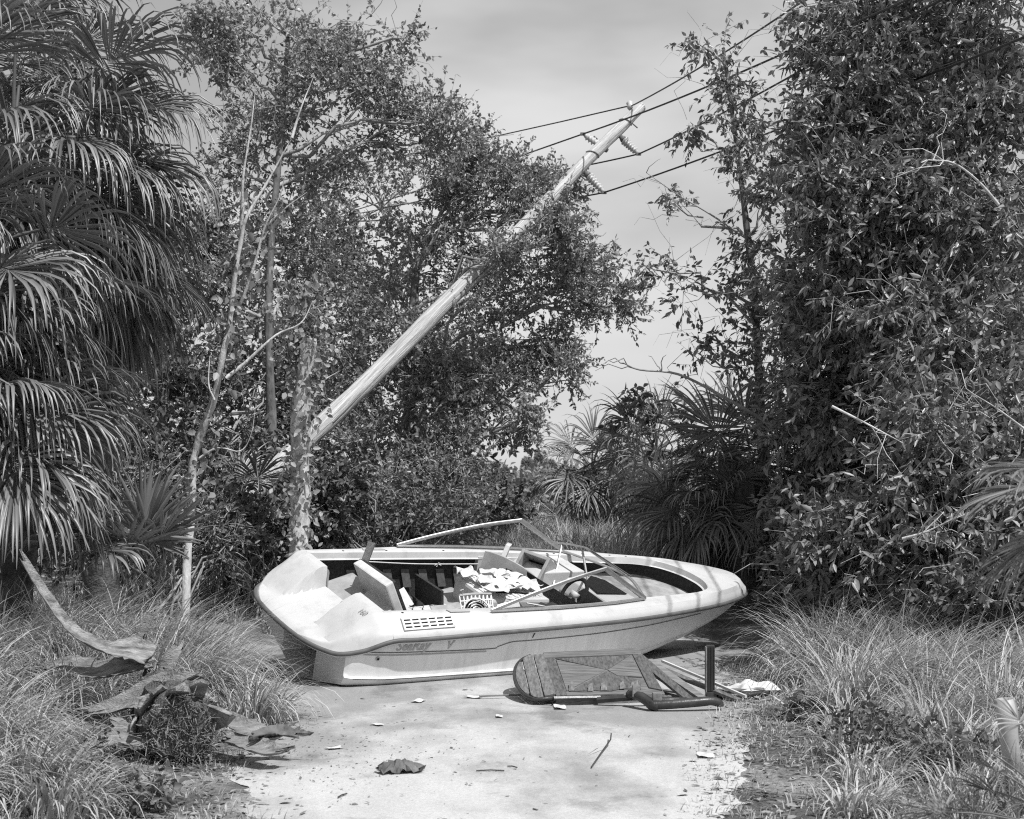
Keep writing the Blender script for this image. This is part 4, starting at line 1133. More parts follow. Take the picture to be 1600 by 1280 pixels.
wire('topmost power line running to the tip of the leaning pole', [P(300, 292, 60), tipw, P(1245, 8, 17), P(1740, -300, 9.5)], .013)
wire('second power line, on the insulator left of the leaning pole', [P(300, 392, 60), ins_tip[0], P(1250, 72, 17), P(1800, -190, 9.5)], .014)
wire('third power line, on the upper insulator right of the pole', [P(300, 370, 60), P(840, 272, 27), ins_tip[1], P(1275, 97, 18), P(1800, -185, 10)], .014)
wire('lowest power line, on the lower insulator right of the pole', [P(300, 450, 60), P(850, 314, 27), ins_tip[2], P(1300, 168, 18), P(1620, 50, 13), P(1900, -60, 10)], .014)

# ------------------------------------------------------------------ trees behind the boat
tree('oak_tree', 'large dense oak spreading behind the leaning pole', 11, [gp(640, 23.5), P(650, 760, 23.8), P(640, 600, 24.2), P(650, 420, 24.6)], .24, .07,
     [(600, 300, 25, 120, 95), (700, 330, 24.5, 80, 80), (775, 275, 24.5, 60, 48), (835, 320, 24, 60, 55), (880, 300, 24.5, 22, 28, .5, .5), (745, 245, 24.8, 35, 35, .5, .6), (740, 420, 24.5, 110, 85), (600, 440, 25, 110, 95), (540, 570, 24, 100, 90), (860, 430, 23.8, 85, 55), (915, 458, 23.6, 50, 34, .7, .7), (955, 475, 23.5, 25, 18, .4, .4), (820, 530, 23.4, 80, 55), (880, 570, 23.2, 35, 28, .5, .6), (700, 560, 24.4, 110, 85), (755, 620, 23, 60, 50), (640, 670, 23.5, 110, 85), (715, 700, 22.5, 55, 45), (820, 645, 22.5, 26, 30, .4, .35), (690, 775, 22, 90, 60), (600, 780, 21.5, 85, 60), (520, 700, 22.5, 70, 80), (868, 345, 22.6, 26, 18, .3, .35), (892, 374, 22.8, 24, 16, .3, .4), (812, 395, 22.0, 18, 10, .2, .2), (775, 402, 21.7, 16, 10, .2, .2), (720, 480, 21.6, 12, 8, .2, .15), (630, 530, 23.2, 40, 40, .5, .8), (690, 600, 22.6, 45, 45, .5, .8)],
     15, 16, 14, .076, .038, tl=.44, limb=.045, bare=25, shell=.55)
tree('tall_tree', 'tall loose-crowned tree rising behind the pale slender trunk', 13, [gp(420, 21), P(425, 700, 21), P(420, 450, 21.2), P(440, 200, 21.5), P(450, 60, 21.5)], .085, .03,
     [(430, 40, 21.5, 95, 60, 1.0, .8), (335, 40, 21, 34, 34, .4, .6), (330, 100, 21, 30, 20, .3, .5), (535, 105, 22, 60, 45, .9, .8), (500, 160, 22, 120, 75), (628, 178, 22.5, 72, 55), (665, 225, 23, 60, 50, .8, .8), (585, 110, 22.3, 50, 38, .6, .6), (695, 185, 22.5, 28, 34, .4, .6), (420, 150, 21.5, 90, 80), (390, 260, 21.5, 70, 80), (480, 290, 22.5, 110, 90), (440, 400, 22.5, 100, 90), (620, 60, 21.8, 26, 16, .3, .18), (560, 35, 21.8, 30, 18, .3, .2), (360, 360, 21.5, 60, 80), (400, 500, 22.5, 80, 90), (330, 480, 21, 60, 90), (500, 480, 22.5, 80, 80)],
     12, 13, 13, .080, .040, tl=.52, limb=.035, bare=40, shell=.6)
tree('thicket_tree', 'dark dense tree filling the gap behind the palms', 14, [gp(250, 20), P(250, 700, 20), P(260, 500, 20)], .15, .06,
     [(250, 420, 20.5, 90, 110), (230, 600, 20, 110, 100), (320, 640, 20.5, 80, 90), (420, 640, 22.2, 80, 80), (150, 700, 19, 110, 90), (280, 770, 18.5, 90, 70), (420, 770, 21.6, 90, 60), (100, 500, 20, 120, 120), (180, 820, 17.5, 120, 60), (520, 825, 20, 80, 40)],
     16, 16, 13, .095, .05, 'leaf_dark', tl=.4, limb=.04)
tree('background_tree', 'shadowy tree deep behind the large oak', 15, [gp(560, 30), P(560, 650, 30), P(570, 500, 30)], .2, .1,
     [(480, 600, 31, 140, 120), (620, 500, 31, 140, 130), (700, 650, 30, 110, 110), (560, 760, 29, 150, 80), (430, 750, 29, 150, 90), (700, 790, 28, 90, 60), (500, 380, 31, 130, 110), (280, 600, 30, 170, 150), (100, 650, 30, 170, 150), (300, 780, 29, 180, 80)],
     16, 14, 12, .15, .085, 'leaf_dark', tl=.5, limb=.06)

# slender pale tree with two arms
def limb_tree(name, label, seed, D, paths, barkm, leaf_paths, leafm, ll, lw, nl, spread=.12, cat='tree'):
    r = np.random.default_rng(seed); g = gp(paths[0][0][0][0], D); o = empty(name, g); tag(o, label, cat)
    for i, (pp, r0, r1) in enumerate(paths):
        pts_ = catmull([P(x + (2.5 * math.sin(y * .05) if i == 0 else 0), y, D + .15 * math.sin(.01 * y + i)) for x, y in pp], 5)
        if i == 0: pts_[0] = g
        v, q = tube_np(pts_, np.linspace(r0, r1 if i == 0 else r1 * .35, len(pts_)) * (1 + .07 * r.normal(size=len(pts_))), 9 if r0 > .05 else 6)
        np_mesh('trunk' if i == 0 else 'limb', v - g, q, M[barkm], o, smooth=True)
    Pb = []
    for pp, n_ in leaf_paths:
        pts_ = catmull([P(x, y, D) for x, y in pp], 8); idx = r.integers(0, len(pts_), n_)
        cl = pts_[idx] + r.normal(size=(n_, 3)) * spread; Pb.append(cl)
    Pb = np.concatenate(Pb); Pb = np.repeat(Pb, nl, 0) + r.normal(size=(len(Pb) * nl, 3)) * .05; n = len(Pb)
    V, Q = leaves_np(Pb, unit(rand_dir(r, n) - Z * .4), unit(rand_dir(r, n) + [.2, -.5, .6]), ll * (.6 + .7 * r.random(n)), lw * (.7 + .6 * r.random(n)))
    np_mesh('leaves', V - g, Q, M[leafm], o, np.repeat(np.clip(r.normal(.5, .22, n), 0, 1), 6))
    return o
limb_tree('slender_tree', 'slender pale-barked tree with two upright arms left of the boat', 21, 14.0,
    [([(288, 900), (298, 785), (303, 730), (312, 681), (335, 623), (347, 553), (359, 507)], .044, .031), ([(359, 507), (367, 432), (376, 380), (386, 338), (413, 293), (442, 241), (456, 216)], .030, .012), ([(359, 507), (379, 467), (399, 409), (413, 357), (437, 307), (446, 270)], .022, .010), ([(376, 380), (378, 330), (380, 275), (392, 200), (400, 130)], .024, .01), ([(353, 591), (385, 565), (431, 524), (470, 505), (489, 470)], .02, .008), ([(335, 625), (326, 600), (328, 556)], .014, .008), ([(300, 750), (270, 745), (255, 770)], .014, .006), ([(305, 720), (340, 700), (375, 705), (392, 680), (400, 630)], .012, .005), ([(456, 216), (470, 170), (490, 120)], .016, .006), ([(413, 357), (440, 330), (480, 300)], .014, .006)],
    'bark_pale', [([(345, 560), (359, 507), (367, 432), (376, 380), (380, 275)], 70), ([(359, 507), (399, 409), (437, 307)], 30), ([(298, 785), (312, 681), (347, 553)], 26)], 'vine', .09, .055, 3, .10)
limb_tree('vine_covered_snag', 'broken vine-covered trunk standing behind the stern of the boat', 22, 16.4,
    [([(466, 880), (467, 800), (470, 700), (475, 610), (480, 548), (482, 528)], .125, .085), ([(475, 640), (500, 600), (530, 580)], .02, .008), ([(470, 560), (440, 520), (420, 500)], .02, .008)],
    'bark_pale', [([(466, 870), (470, 700), (478, 540)], 170), ([(478, 560), (440, 520), (470, 470), (500, 440)], 90), ([(476, 600), (481, 545), (482, 515), (470, 480)], 170)], 'vine', .08, .05, 4, .12)

# small dead shrub twigs and undergrowth
shrub('undergrowth_shrub', 'dark bushy undergrowth right behind the middle of the boat', 31, [(600, 815, 18.5, 110, 40), (680, 822, 19, 70, 30), (520, 800, 18, 60, 60)], 22, 14, 12, .08, .045, 'leaf_dark', bare=14)
shrub('undergrowth_shrub', 'dark leafy bush at the foot of the vine-covered trunk', 32, [(420, 825, 18, 70, 50), (360, 835, 17.5, 70, 45), (500, 830, 18.2, 50, 40)], 18, 12, 10, .08, .045, 'leaf_dark', bare=14)
shrub('undergrowth_shrub', 'low tangled bush behind the small fan palm', 33, [(240, 815, 16.0, 80, 60), (180, 790, 15.5, 60, 70), (330, 835, 16.4, 50, 50)], 14, 10, 9, .07, .035, 'leaf_dark', bare=40)
shrub('roadside_shrub', 'distant bush where the road disappears', 34, [(785, 805, 32, 45, 20), (850, 812, 34, 45, 14), (905, 812, 30, 45, 16)], 22, 14, 12, .12, .06, 'vine', bare=10)  # pale leaf colour stands for haze over both far bushes
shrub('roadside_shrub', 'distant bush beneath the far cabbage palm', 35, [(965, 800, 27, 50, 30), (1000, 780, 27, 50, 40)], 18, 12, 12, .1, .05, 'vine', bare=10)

def conifer(label, seed, x, D, ytop, ybot, w):
    r = np.random.default_rng(seed); g = gp(x, D); top = P(x, ytop, D); h = top[2] - g[2]; hw = w * D / F
    o = empty('conifer_tree', g); tag(o, label, 'tree', 'far conifers')
    v, q = tube_np([g, (g + top) / 2, top], [.2, .12, .03], 6); np_mesh('trunk', v - g, q, M['bark'], o)
    n = 4200; t_ = r.random(n) ** .8; rad_ = hw * (1 - t_) * (.25 + .75 * r.random(n) ** .5) * (.8 + .35 * np.sin(t_ * 40 + r.random(n))); an = r.random(n) * 6.283
    Pb = np.stack([g[0] + rad_ * np.cos(an), g[1] + rad_ * np.sin(an), g[2] + h * (.03 + .97 * t_)], 1)
    dv = unit(np.stack([np.cos(an), np.sin(an), r.normal(size=n) * .4 + .3], 1) + rand_dir(r, n) * .5)
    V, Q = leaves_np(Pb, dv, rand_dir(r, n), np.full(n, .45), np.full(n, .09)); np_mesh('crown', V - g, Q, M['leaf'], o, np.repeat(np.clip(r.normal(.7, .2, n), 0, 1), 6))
conifer('tall pointed conifer in the far gap between the trees', 41, 845, 85, 711, 790, 22)
conifer('shorter pointed conifer just right of the tall one', 42, 858, 88, 724, 790, 20)
conifer('faint conifer left of the tall pointed one', 43, 824, 95, 720, 790, 18)
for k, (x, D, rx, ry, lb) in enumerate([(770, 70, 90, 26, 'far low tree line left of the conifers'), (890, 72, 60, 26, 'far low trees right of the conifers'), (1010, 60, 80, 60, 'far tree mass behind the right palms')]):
    tree('distant_tree', lb, 50 + k, [gp(x, D), P(x, 790, D), P(x, 775, D)], .3, .15, [(x, 772, D, rx, ry), (x - rx * .5, 778, D, rx * .5, ry * .8), (x + rx * .5, 778, D, rx * .5, ry * .8)], 30, 14, 10, .35, .2, 'vine', tl=.9, limb=.1)  # haze of distance put into the paler leaf colour

# ------------------------------------------------------------------ right side trees
tree('broadleaf_tree', 'large broad-leaved tree filling the right edge of the view', 61, [gp(1460, 15), P(1450, 700, 15), P(1440, 450, 15.2), P(1420, 200, 15.6), P(1420, 40, 15.8)], .16, .05,
     [(1352, 40, 15.8, 85, 70), (1440, 30, 15.8, 100, 80), (1560, 30, 15.3, 100, 90), (1330, 110, 15.6, 45, 50, 0.5, 0.7), (1332, 200, 15.5, 80, 60), (1420, 190, 15.5, 110, 85), (1550, 190, 15.1, 100, 90), (1305, 285, 15.3, 60, 50, 0.6, 0.8), (1370, 330, 15.1, 110, 80), (1510, 350, 14.8, 110, 90), (1590, 420, 14.3, 80, 110), (1285, 400, 15.3, 55, 55, 0.6, 0.8), (1352, 470, 14.9, 95, 75), (1450, 500, 14.0, 110, 85), (1570, 580, 13.6, 100, 90), (1290, 560, 15.8, 70, 60), (1370, 620, 15.4, 105, 75), (1500, 690, 12.5, 110, 80), (1590, 760, 12.1, 80, 90), (1310, 700, 15.9, 85, 65), (1410, 770, 12.7, 100, 65), (1530, 840, 12.1, 100, 60), (1290, 800, 15.9, 55, 60, 0.7, 0.8), (1350, 850, 12.7, 80, 50), (1470, 880, 12.3, 90, 45)],
     14, 16, 14, .105, .040, 'leaf_big', tl=.40, droop=.55, limb=.035, bare=260, spread=.32)
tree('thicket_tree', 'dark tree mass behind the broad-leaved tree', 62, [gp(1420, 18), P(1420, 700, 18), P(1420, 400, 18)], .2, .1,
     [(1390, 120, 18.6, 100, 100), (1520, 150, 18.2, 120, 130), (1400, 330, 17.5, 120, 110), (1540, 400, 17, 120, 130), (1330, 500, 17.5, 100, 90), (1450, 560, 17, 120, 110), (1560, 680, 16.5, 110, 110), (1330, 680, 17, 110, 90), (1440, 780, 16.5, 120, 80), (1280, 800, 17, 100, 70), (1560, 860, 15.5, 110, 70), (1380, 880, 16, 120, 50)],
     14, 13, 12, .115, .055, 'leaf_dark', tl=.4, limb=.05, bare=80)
limb_o = tree('vine_hung_tree', 'thin half-dead tree hung with vines between sky and right thicket', 63, [gp(1196, 18), P(1196, 800, 18), P(1188, 640, 18), P(1180, 480, 18), P(1166, 350, 18), P(1150, 220, 18), P(1130, 75, 18)], .075, .02,
     [(1135, 100, 18, 30, 40, .3, .8), (1150, 170, 18, 45, 38, .4), (1100, 65, 18, 22, 12, .2, .4), (1185, 215, 18, 38, 40, .4, .7), (1075, 195, 18, 28, 14, .2, .35), (1160, 290, 18, 20, 45, .25, .7), (1210, 300, 17.5, 35, 50, .4, .7), (1070, 330, 18, 22, 22, .2, .35), (1040, 420, 17.8, 34, 24, .3, .6), (1095, 455, 17.8, 50, 34, .4, .7), (1150, 500, 17.8, 55, 40, .4, .8), (1190, 420, 17.6, 45, 50, .4, .7), (1165, 570, 17.8, 60, 40, .5, .7), (1215, 530, 17.4, 45, 60, .5, .8), (1220, 640, 17.2, 60, 60, .6, .9), (1110, 580, 17.8, 35, 30, .3, .4), (1080, 540, 17.8, 30, 40, .3, .35), (1172, 390, 18, 24, 60, .25, .9), (1186, 520, 17.9, 26, 60, .3, .9), (1150, 235, 18, 26, 50, .25, .9), (1230, 250, 17.6, 30, 45, .3, .5)],
     6, 8, 8, .092, .040, 'leaf_big', tl=.30, droop=.5, limb=.022, bare=110, spread=.34)
tree('thin_sapling', 'straight thin sapling just right of the vine-hung tree', 64, [gp(1262, 16.5), P(1262, 700, 16.5), P(1262, 420, 16.5), P(1255, 260, 16.5)], .035, .015,
     [(1250, 300, 16.5, 40, 45, .4, .7), (1240, 480, 16.3, 35, 40, .4, .6), (1268, 640, 16, 60, 50, .5), (1250, 230, 16.5, 26, 35, .3, .5)], 10, 11, 9, .11, .045, 'leaf_big', tl=.32, droop=.5, limb=.02, bare=12)
# bare dead limbs reaching left out of the right thicket
for k, (pp, D, lb) in enumerate([([(1190, 655), (1130, 620), (1060, 585), (1000, 578), (975, 568)], 17.2, 'long bare dead branch reaching left above the fan palms'), ([(1165, 372), (1110, 335), (1060, 305), (1010, 270)], 18, 'thin bare branch pointing at the lower insulator'), ([(1560, 320), (1530, 285), (1490, 255), (1450, 250)], 11.4, 'pale forked dead branch high in the broad-leaved tree'), ([(1300, 635), (1350, 660), (1410, 692)], 11.6, 'pale broken branch lying in the right thicket leaves'), ([(1600, 670), (1560, 640), (1520, 615)], 11, 'thin pale branch at the right edge above the grass'), ([(1410, 842), (1450, 830), (1500, 805)], 11.2, 'mottled pale branch low in the right thicket')]):
    r = np.random.default_rng(70 + k); o = empty('dead_branch', P(*pp[0], D)); tag(o, lb, 'branch')
    pts_ = catmull([P(x, y, D - .1 * i) for i, (x, y) in enumerate(pp)], 5); r0 = (.024, .014, .013, .012, .009, .012)[k]
    v, q = tube_np(pts_, np.linspace(r0, r0 * .3, len(pts_)), 6); np_mesh('limb', v - pts_[0], q, M['bark_pale' if k > 1 else 'twig'], o, smooth=True)
    for j in range(5):
        i = r.integers(len(pts_) // 3, len(pts_)); a_ = pts_[i]; e_ = a_ + unit(rand_dir(r, 1)[0] + unit(pts_[-1] - pts_[0]) * .8) * r.uniform(.2, .6)
        v, q = tube_np(wander(r, a_, e_, 5, .1), np.linspace(r0 * .4, r0 * .15, 5), 4); np_mesh('twig', v - pts_[0], q, M['bark_pale' if k > 1 else 'twig'], o)
shrub('thicket_shrub', 'dark low bush behind the bow of the boat', 36, [(1200, 855, 18, 80, 50), (1250, 880, 16.6, 60, 50), (1130, 845, 18.5, 60, 45)], 18, 12, 11, .08, .04, 'leaf_dark', bare=30)
shrub('thicket_shrub', 'dark low bush behind the right grass mound', 37, [(1370, 910, 13, 90, 40), (1290, 900, 13.4, 70, 45), (1460, 930, 12.4, 80, 40)], 18, 12, 11, .085, .04, 'leaf_dark', bare=40)
shrub('thicket_shrub', 'dark bush at the right edge above the grass', 38, [(1560, 920, 11.4, 90, 50), (1500, 950, 11.6, 60, 40)], 18, 12, 11, .085, .04, 'leaf_dark', bare=30)
shrub('leafy_sprig', 'leafy sprig sticking up beside the far palms against the sky', 39, [(1010, 640, 20, 22, 20, .3), (1040, 660, 20, 30, 22, .3), (990, 650, 20, 14, 12, .2)], 4, 5, 6, .13, .06, 'leaf_dark', bare=10)
shrub('ground_shrub', 'small broad-leaved plant at the right road edge', 40, [(1268, 1115, 10.2, 26, 16, .12), (1290, 1125, 10, 20, 14, .1)], 7, 4, 4, .10, .06, 'leaf_big', tl=.10, limb=.01)
shrub('ground_shrub', 'dark leafy ground plants in the right foreground grass', 44, [(1430, 1180, 8.0, 90, 30, .35), (1520, 1200, 7.6, 70, 35, .3), (1360, 1150, 8.6, 50, 25, .3)], 16, 7, 6, .055, .03, 'leaf_dark', tl=.14, limb=.01)
shrub('ground_shrub', 'dark leafy plants in the grass of the near left corner', 45, [(120, 1200, 7.6, 90, 30, .3), (200, 1240, 7.2, 60, 25, .3)], 14, 7, 6, .05, .028, 'leaf_dark', tl=.12, limb=.01)

# ------------------------------------------------------------------ palms
palm('cabbage_palm', 'tall cabbage palm with drooping fan leaves at the upper left', 81, P(20, 235, 12.2), 46, .95, .85, 58, -70, 82, 1.6, dead=16,
     extra=[(100, 28, .95, False), (112, 5, .95, False), (95, -25, .95, False), (80, -5, .9, False), (120, -45, .9, False)])
palm('cabbage_palm', 'leaning lower cabbage palm with hanging fronds at the left edge', 82, P(-85, 430, 10.8), 32, .85, .75, 56, -74, 72, 1.6, dead=12,
     extra=[(100, -5, .9, False), (115, -35, .9, True), (90, -55, .9, True), (130, 10, .85, False)])
palm('cabbage_palm', 'low cabbage palm whose fronds arch over the left grass', 83, P(-75, 640, 10.6), 32, .8, .65, 58, -38, 75, 1.5, dead=0,
     extra=[(95, 15, .85, False), (110, -10, .85, False), (85, 30, .85, False), (125, -20, .8, False)])
palm('cabbage_palm', 'tallest cabbage palm reaching out of the top left corner', 96, P(-30, 90, 14.2), 34, .95, .85, 46, -60, 80, 1.3, dead=6)
palm('fan_palm', 'hanging palm skirt behind the two left cabbage palms', 84, P(165, 360, 13.4), 18, .85, .5, 48, -80, 15, 1.1, dead=10)
palm('dwarf_fan_palm', 'small upright fan palm growing in the left grass', 85, P(222, 872, 11.6), 6, .52, .12, 26, 40, 88, .10, trunk=False, wmax=.04, az=(60, 300), extra=[(170, 84, .58, False)])
palm('dwarf_fan_palm', 'small drooping palm left of the upright fan palm', 86, P(110, 872, 11.2), 8, .45, .22, 22, 5, 60, 1.3, trunk=False, wmax=.04)
palm('saw_palmetto', 'shaded palmetto behind the slender pale trunk', 87, P(365, 745, 21.4), 14, .7, .5, 40, -65, 60, .6, dead=4)
palm('saw_palmetto', 'shaded palmetto low beside the vine-covered trunk', 88, P(370, 810, 19.0), 12, .7, .5, 40, -40, 70, .6)
palm('cabbage_palm', 'far cabbage palm standing in the gap right of the conifers', 89, P(925, 735, 27), 26, .72, .45, 30, -70, 82, .8, dead=5)
palm('cabbage_palm', 'far leaning cabbage palm partly behind the nearer fan palm', 90, P(1025, 705, 23), 20, .7, .5, 32, -60, 80, .8, dead=3)
palm('fan_palm', 'mid-distance fan palm with drooping leaves behind the bow', 91, P(1105, 785, 17.6), 15, .68, .42, 46, -50, 60, .9, dead=2, extra=[(265, 12, .72, False), (235, -20, .7, False), (200, -25, .75, False)])
palm('saw_palmetto', 'dark palmetto with upright fans under the vine-hung tree', 92, P(1175, 740, 17.5), 18, .80, .55, 44, -40, 80, .5)
palm('saw_palmetto', 'dark palmetto at the left edge of the broad-leaved tree', 93, P(1140, 710, 19), 14, .7, .5, 36, -40, 80, .5)
palm('foreground_palmetto', 'blurred palmetto leaning in from the right edge', 94, P(1745, 760, 5.4), 7, .36, .26, 34, -45, 45, .6, trunk=False, az=(200, 340), wmax=.014)
palm('foreground_palmetto', 'thin palmetto stems rising from the lower right corner', 95, np.array([2.45, 5.9, .12]), 6, .22, .55, 16, 15, 60, .5, trunk=False, az=(250, 340), wmax=.010)

# ------------------------------------------------------------------ fallen palm trunk and its frond bases
st = empty('palm_trunk_section', (-2.02, 8.75, 0)); tag(st, 'cut dark fibrous palm trunk section lying in the left grass', 'log')
r = np.random.default_rng(15)
a0, a1 = np.array([-1.98, 8.42, .21]), np.array([-2.30, 9.25, .28])
k = 16; tt = np.linspace(0, 1, k); pts_ = a0 + (a1 - a0) * tt[:, None]; n = 26
v, q = tube_np(pts_, .225 * (1 - .1 * tt), n); d = r.normal(size=(k, n)) * .018 - .05 * np.exp(-tt / .06)[:, None]
c_ = np.repeat(pts_, n, 0); v = c_ + (v - c_) * (1 + (d.ravel() / .2)[:, None]) ; 
v[:, 2] = np.maximum(v[:, 2], .005)
mb = MB(); mb.add(v, [tuple(x) for x in q]); mb.add(v[:n], [tuple(range(n))]); wpart(mb, 'core', M['fibre'], st)
nf = 900; an = r.random(nf) * 6.283; h_ = r.random(nf); ax_ = unit(a1 - a0); s1 = unit(np.cross(ax_, Z)); s2 = np.cross(s1, ax_)
endf = r.random(nf) < .55; rad_ = np.where(endf, .225 * np.sqrt(r.random(nf)), .222)
bp_ = a0 + ax_ * (np.where(endf, -.005, h_ * .8))[:, None] + (s1 * np.cos(an)[:, None] + s2 * np.sin(an)[:, None]) * rad_[:, None]
bp_[:, 2] = np.maximum(bp_[:, 2], .01)
dv = unit(rand_dir(r, nf) + np.where(endf[:, None], -ax_ * .9, (s1 * np.cos(an)[:, None] + s2 * np.sin(an)[:, None]) * .5))
v, q = sticks_np(bp_, bp_ + dv * (.015 + .09 * r.random(nf) ** 2)[:, None], .004, .002); v[:, 2] = np.maximum(v[:, 2], .004)
fb_ = np_mesh('fibres', v - np.array(st.location), q, M['boot'], st); fb_['kind'] = 'stuff'

for i in range(16):
    an = i * 2.4 + .3; h_ = .04 + .78 * ((i * .37) % 1.0); rd = s1 * math.cos(an) + s2 * math.sin(an)
    p0_ = a0 + ax_ * h_ + rd * .19
    if p0_[2] < .06: continue
    tn = np.cross(ax_, rd); p1_ = p0_ - ax_ * .16 + rd * .10; p1_ = p1_ + r.normal(size=3) * .015
    mb = MB(); mb.prism([p0_ - tn * .085, p0_ + tn * .085, p0_ * .4 + p1_ * .6 + tn * .055, p1_ + tn * .02 + r.normal(size=3) * .012, p1_ - tn * .025 - ax_ * .03, p0_ * .4 + p1_ * .6 - tn * .06], rd * .018 + ax_ * .006)
    mb.v = [(x, y, max(z, .01)) for x, y, z in mb.v]; wpart(mb, 'boot_stub', M['boot'], st)
def boot(label, pts_, w0, w1, th_=.02, up=(0, -.3, 1), seed=0, m='boot', curl=.35):
    """a split palm frond base: a broad curved blade narrowing to the stalk"""
    r = np.random.default_rng(seed); p = catmull([np.asarray(q, float) for q in pts_], 6); k = len(p); o = empty('dead_frond_base', p[0]); tag(o, label, 'frond base', 'dead palm frond bases')
    t_ = unit(np.gradient(p, axis=0)); s_ = unit(np.cross(t_, up)); n_ = np.cross(s_, t_); w_ = np.interp(np.linspace(0, 1, k), np.linspace(0, 1, len(w0)), w0) if hasattr(w0, '__len__') else np.linspace(w0, w1, k)
    us = np.linspace(-1, 1, 7); top = []; bot_ = []
    for i in range(k):
        row = []; row2 = []
        for u in us:
            off = s_[i] * u * w_[i] * (1 + .10 * r.normal()) + t_[i] * (.05 * r.normal() if i in (0, k - 1) else 0) + n_[i] * (curl * w_[i] * (u * u) - curl * w_[i] * .3)
            row.append(p[i] + off); row2.append(p[i] + off - n_[i] * (th_ * (1.05 - u * u) + .004))
        top.append(row); bot_.append(row2)
    mb = MB(); mb.grid(top); mb.grid([x[::-1] for x in bot_]); mb.grid([[x[0] for x in top], [x[0] for x in bot_]]); mb.grid([[x[-1] for x in top], [x[-1] for x in bot_]])
    mb.grid([top[0], bot_[0]]); mb.grid([top[-1], bot_[-1]])
    off = np.array(o.location); mb.v = [tuple(np.asarray(q) - off) for q in mb.v]
    mb.build('blade', M[m], o, True)
    return o
boot('long dead palm stalk curving up out of the left grass', [P(36, 872, 9.2), P(75, 935, 9.2), P(115, 985, 9.2), P(165, 1012, 9.2), P(205, 1018, 9.2), P(238, 1030, 9.2)], [.028, .036, .045, .06, .13, .10], 0, seed=1, up=(.3, -.5, .8))
boot('broad dead palm base under the long curving stalk', [P(60, 1045, 9.5), P(105, 1035, 9.4), P(150, 1048, 9.3), P(200, 1040, 9.2), P(232, 1035, 9.2)], [.035, .05, .09, .10, .06], 0, seed=2, up=(0, -.6, .8))
boot('wide pale palm base lying against the trunk section', [P(140, 1112, 8.9), P(190, 1100, 8.85), P(240, 1080, 8.8), P(288, 1076, 8.75)], [.04, .085, .13, .12], 0, seed=3, up=(-.1, -.55, .8))
boot('short palm base stub below the wide pale one', [P(172, 1120, 8.7), P(195, 1138, 8.65), P(222, 1160, 8.6)], [.035, .045, .06], 0, seed=4, up=(.4, -.5, .7))
boot('slim upright palm base standing behind the trunk section', [P(222, 1000, 9.6), P(228, 975, 9.6), P(236, 955, 9.6)], [.03, .03, .02], 0, seed=5, up=(0, -1, .2))
boot('upright palm base stub right of the curving stalk', [P(252, 1048, 9.2), P(265, 1030, 9.2), P(282, 1005, 9.25)], [.05, .045, .035], 0, seed=6, up=(.2, -1, .2))
boot('dead palm base stretching right from the trunk section onto the road', [P(350, 1118, 8.75), P(385, 1138, 8.6), P(420, 1148, 8.55), P(455, 1138, 8.6)], [.05, .075, .06, .04], 0, seed=7, up=(0, -.5, .9))
boot('flat dead palm base lowest on the road beside the trunk section', [P(352, 1152, 8.55), P(385, 1160, 8.45), P(420, 1172, 8.3), P(448, 1168, 8.3)], [.05, .075, .07, .03], 0, seed=8, up=(0, -.4, .9))
boot('small dark split palm base at the road edge', [P(395, 1150, 8.4), P(430, 1142, 8.55), P(470, 1148, 8.5)], [.03, .05, .03], 0, seed=9, up=(0, -.5, .9), m='bark')
boot('weathered palm base half sunk in the grass left of the trunk section', [P(160, 1160, 8.5), P(195, 1150, 8.5), P(225, 1165, 8.45)], [.05, .08, .05], 0, seed=10, up=(0, -.6, .8))

# pale stake at the right edge
o = empty('white_stake', (2.42, 6.9, .1)); tag(o, 'blurred pale hollow stake in the grass at the right edge', 'stake')
c0 = P(1578, 1165, 6.9); c1 = P(1570, 1092, 6.9)
mb = MB(); mb.lathe([(.044, -.2), (.044, .0), (.046, .12), (.047, np.linalg.norm(c1 - c0)), (.038, np.linalg.norm(c1 - c0)), (.036, .05)], c0, c1 - c0, 16); wpart(mb, 'tube', M['pvc'], o, True)

# ------------------------------------------------------------------ grass
def blades(r, base, h, az, th0, bend, w, tone):
    n = len(base); rows = 7; ts_ = np.linspace(0, 1, rows); p = base.copy(); out = []
    ca = np.stack([np.sin(az), np.cos(az), np.zeros(n)], 1); sd = np.stack([np.cos(az), -np.sin(az), np.zeros(n)], 1)
    tw = r.normal(size=n) * .7; sd = sd * np.cos(tw)[:, None] + ca * np.sin(tw)[:, None]
    for j, t_ in enumerate(ts_):
        hw = .5 * w * (1 - t_ ** 1.5) + .0006
        out.append(np.stack([p - sd * hw[:, None], p + sd * hw[:, None]], 1))
        a_ = th0 + bend * (t_ + .12) ** 1.3
        p = p + (ca * np.sin(a_)[:, None] + Z * np.cos(a_)[:, None]) * (h / (rows - 1))[:, None]
    V = np.stack(out, 1); b = np.arange(n)[:, None, None] * rows * 2; j = np.arange(rows - 1)[None, :, None] * 2
    Q = (b + j + np.array([0, 1, 3, 2])[None, None]).reshape(-1, 4)
    V = V.reshape(-1, 3)
    return V, Q, np.repeat(tone, rows * 2)

def boat_local(x, y):
    c, s_ = math.cos(B_ROT[2]), math.sin(B_ROT[2]); dx, dy = x - B_T[0], y - B_T[1]
    return dx * c + dy * s_, -dx * s_ + dy * c

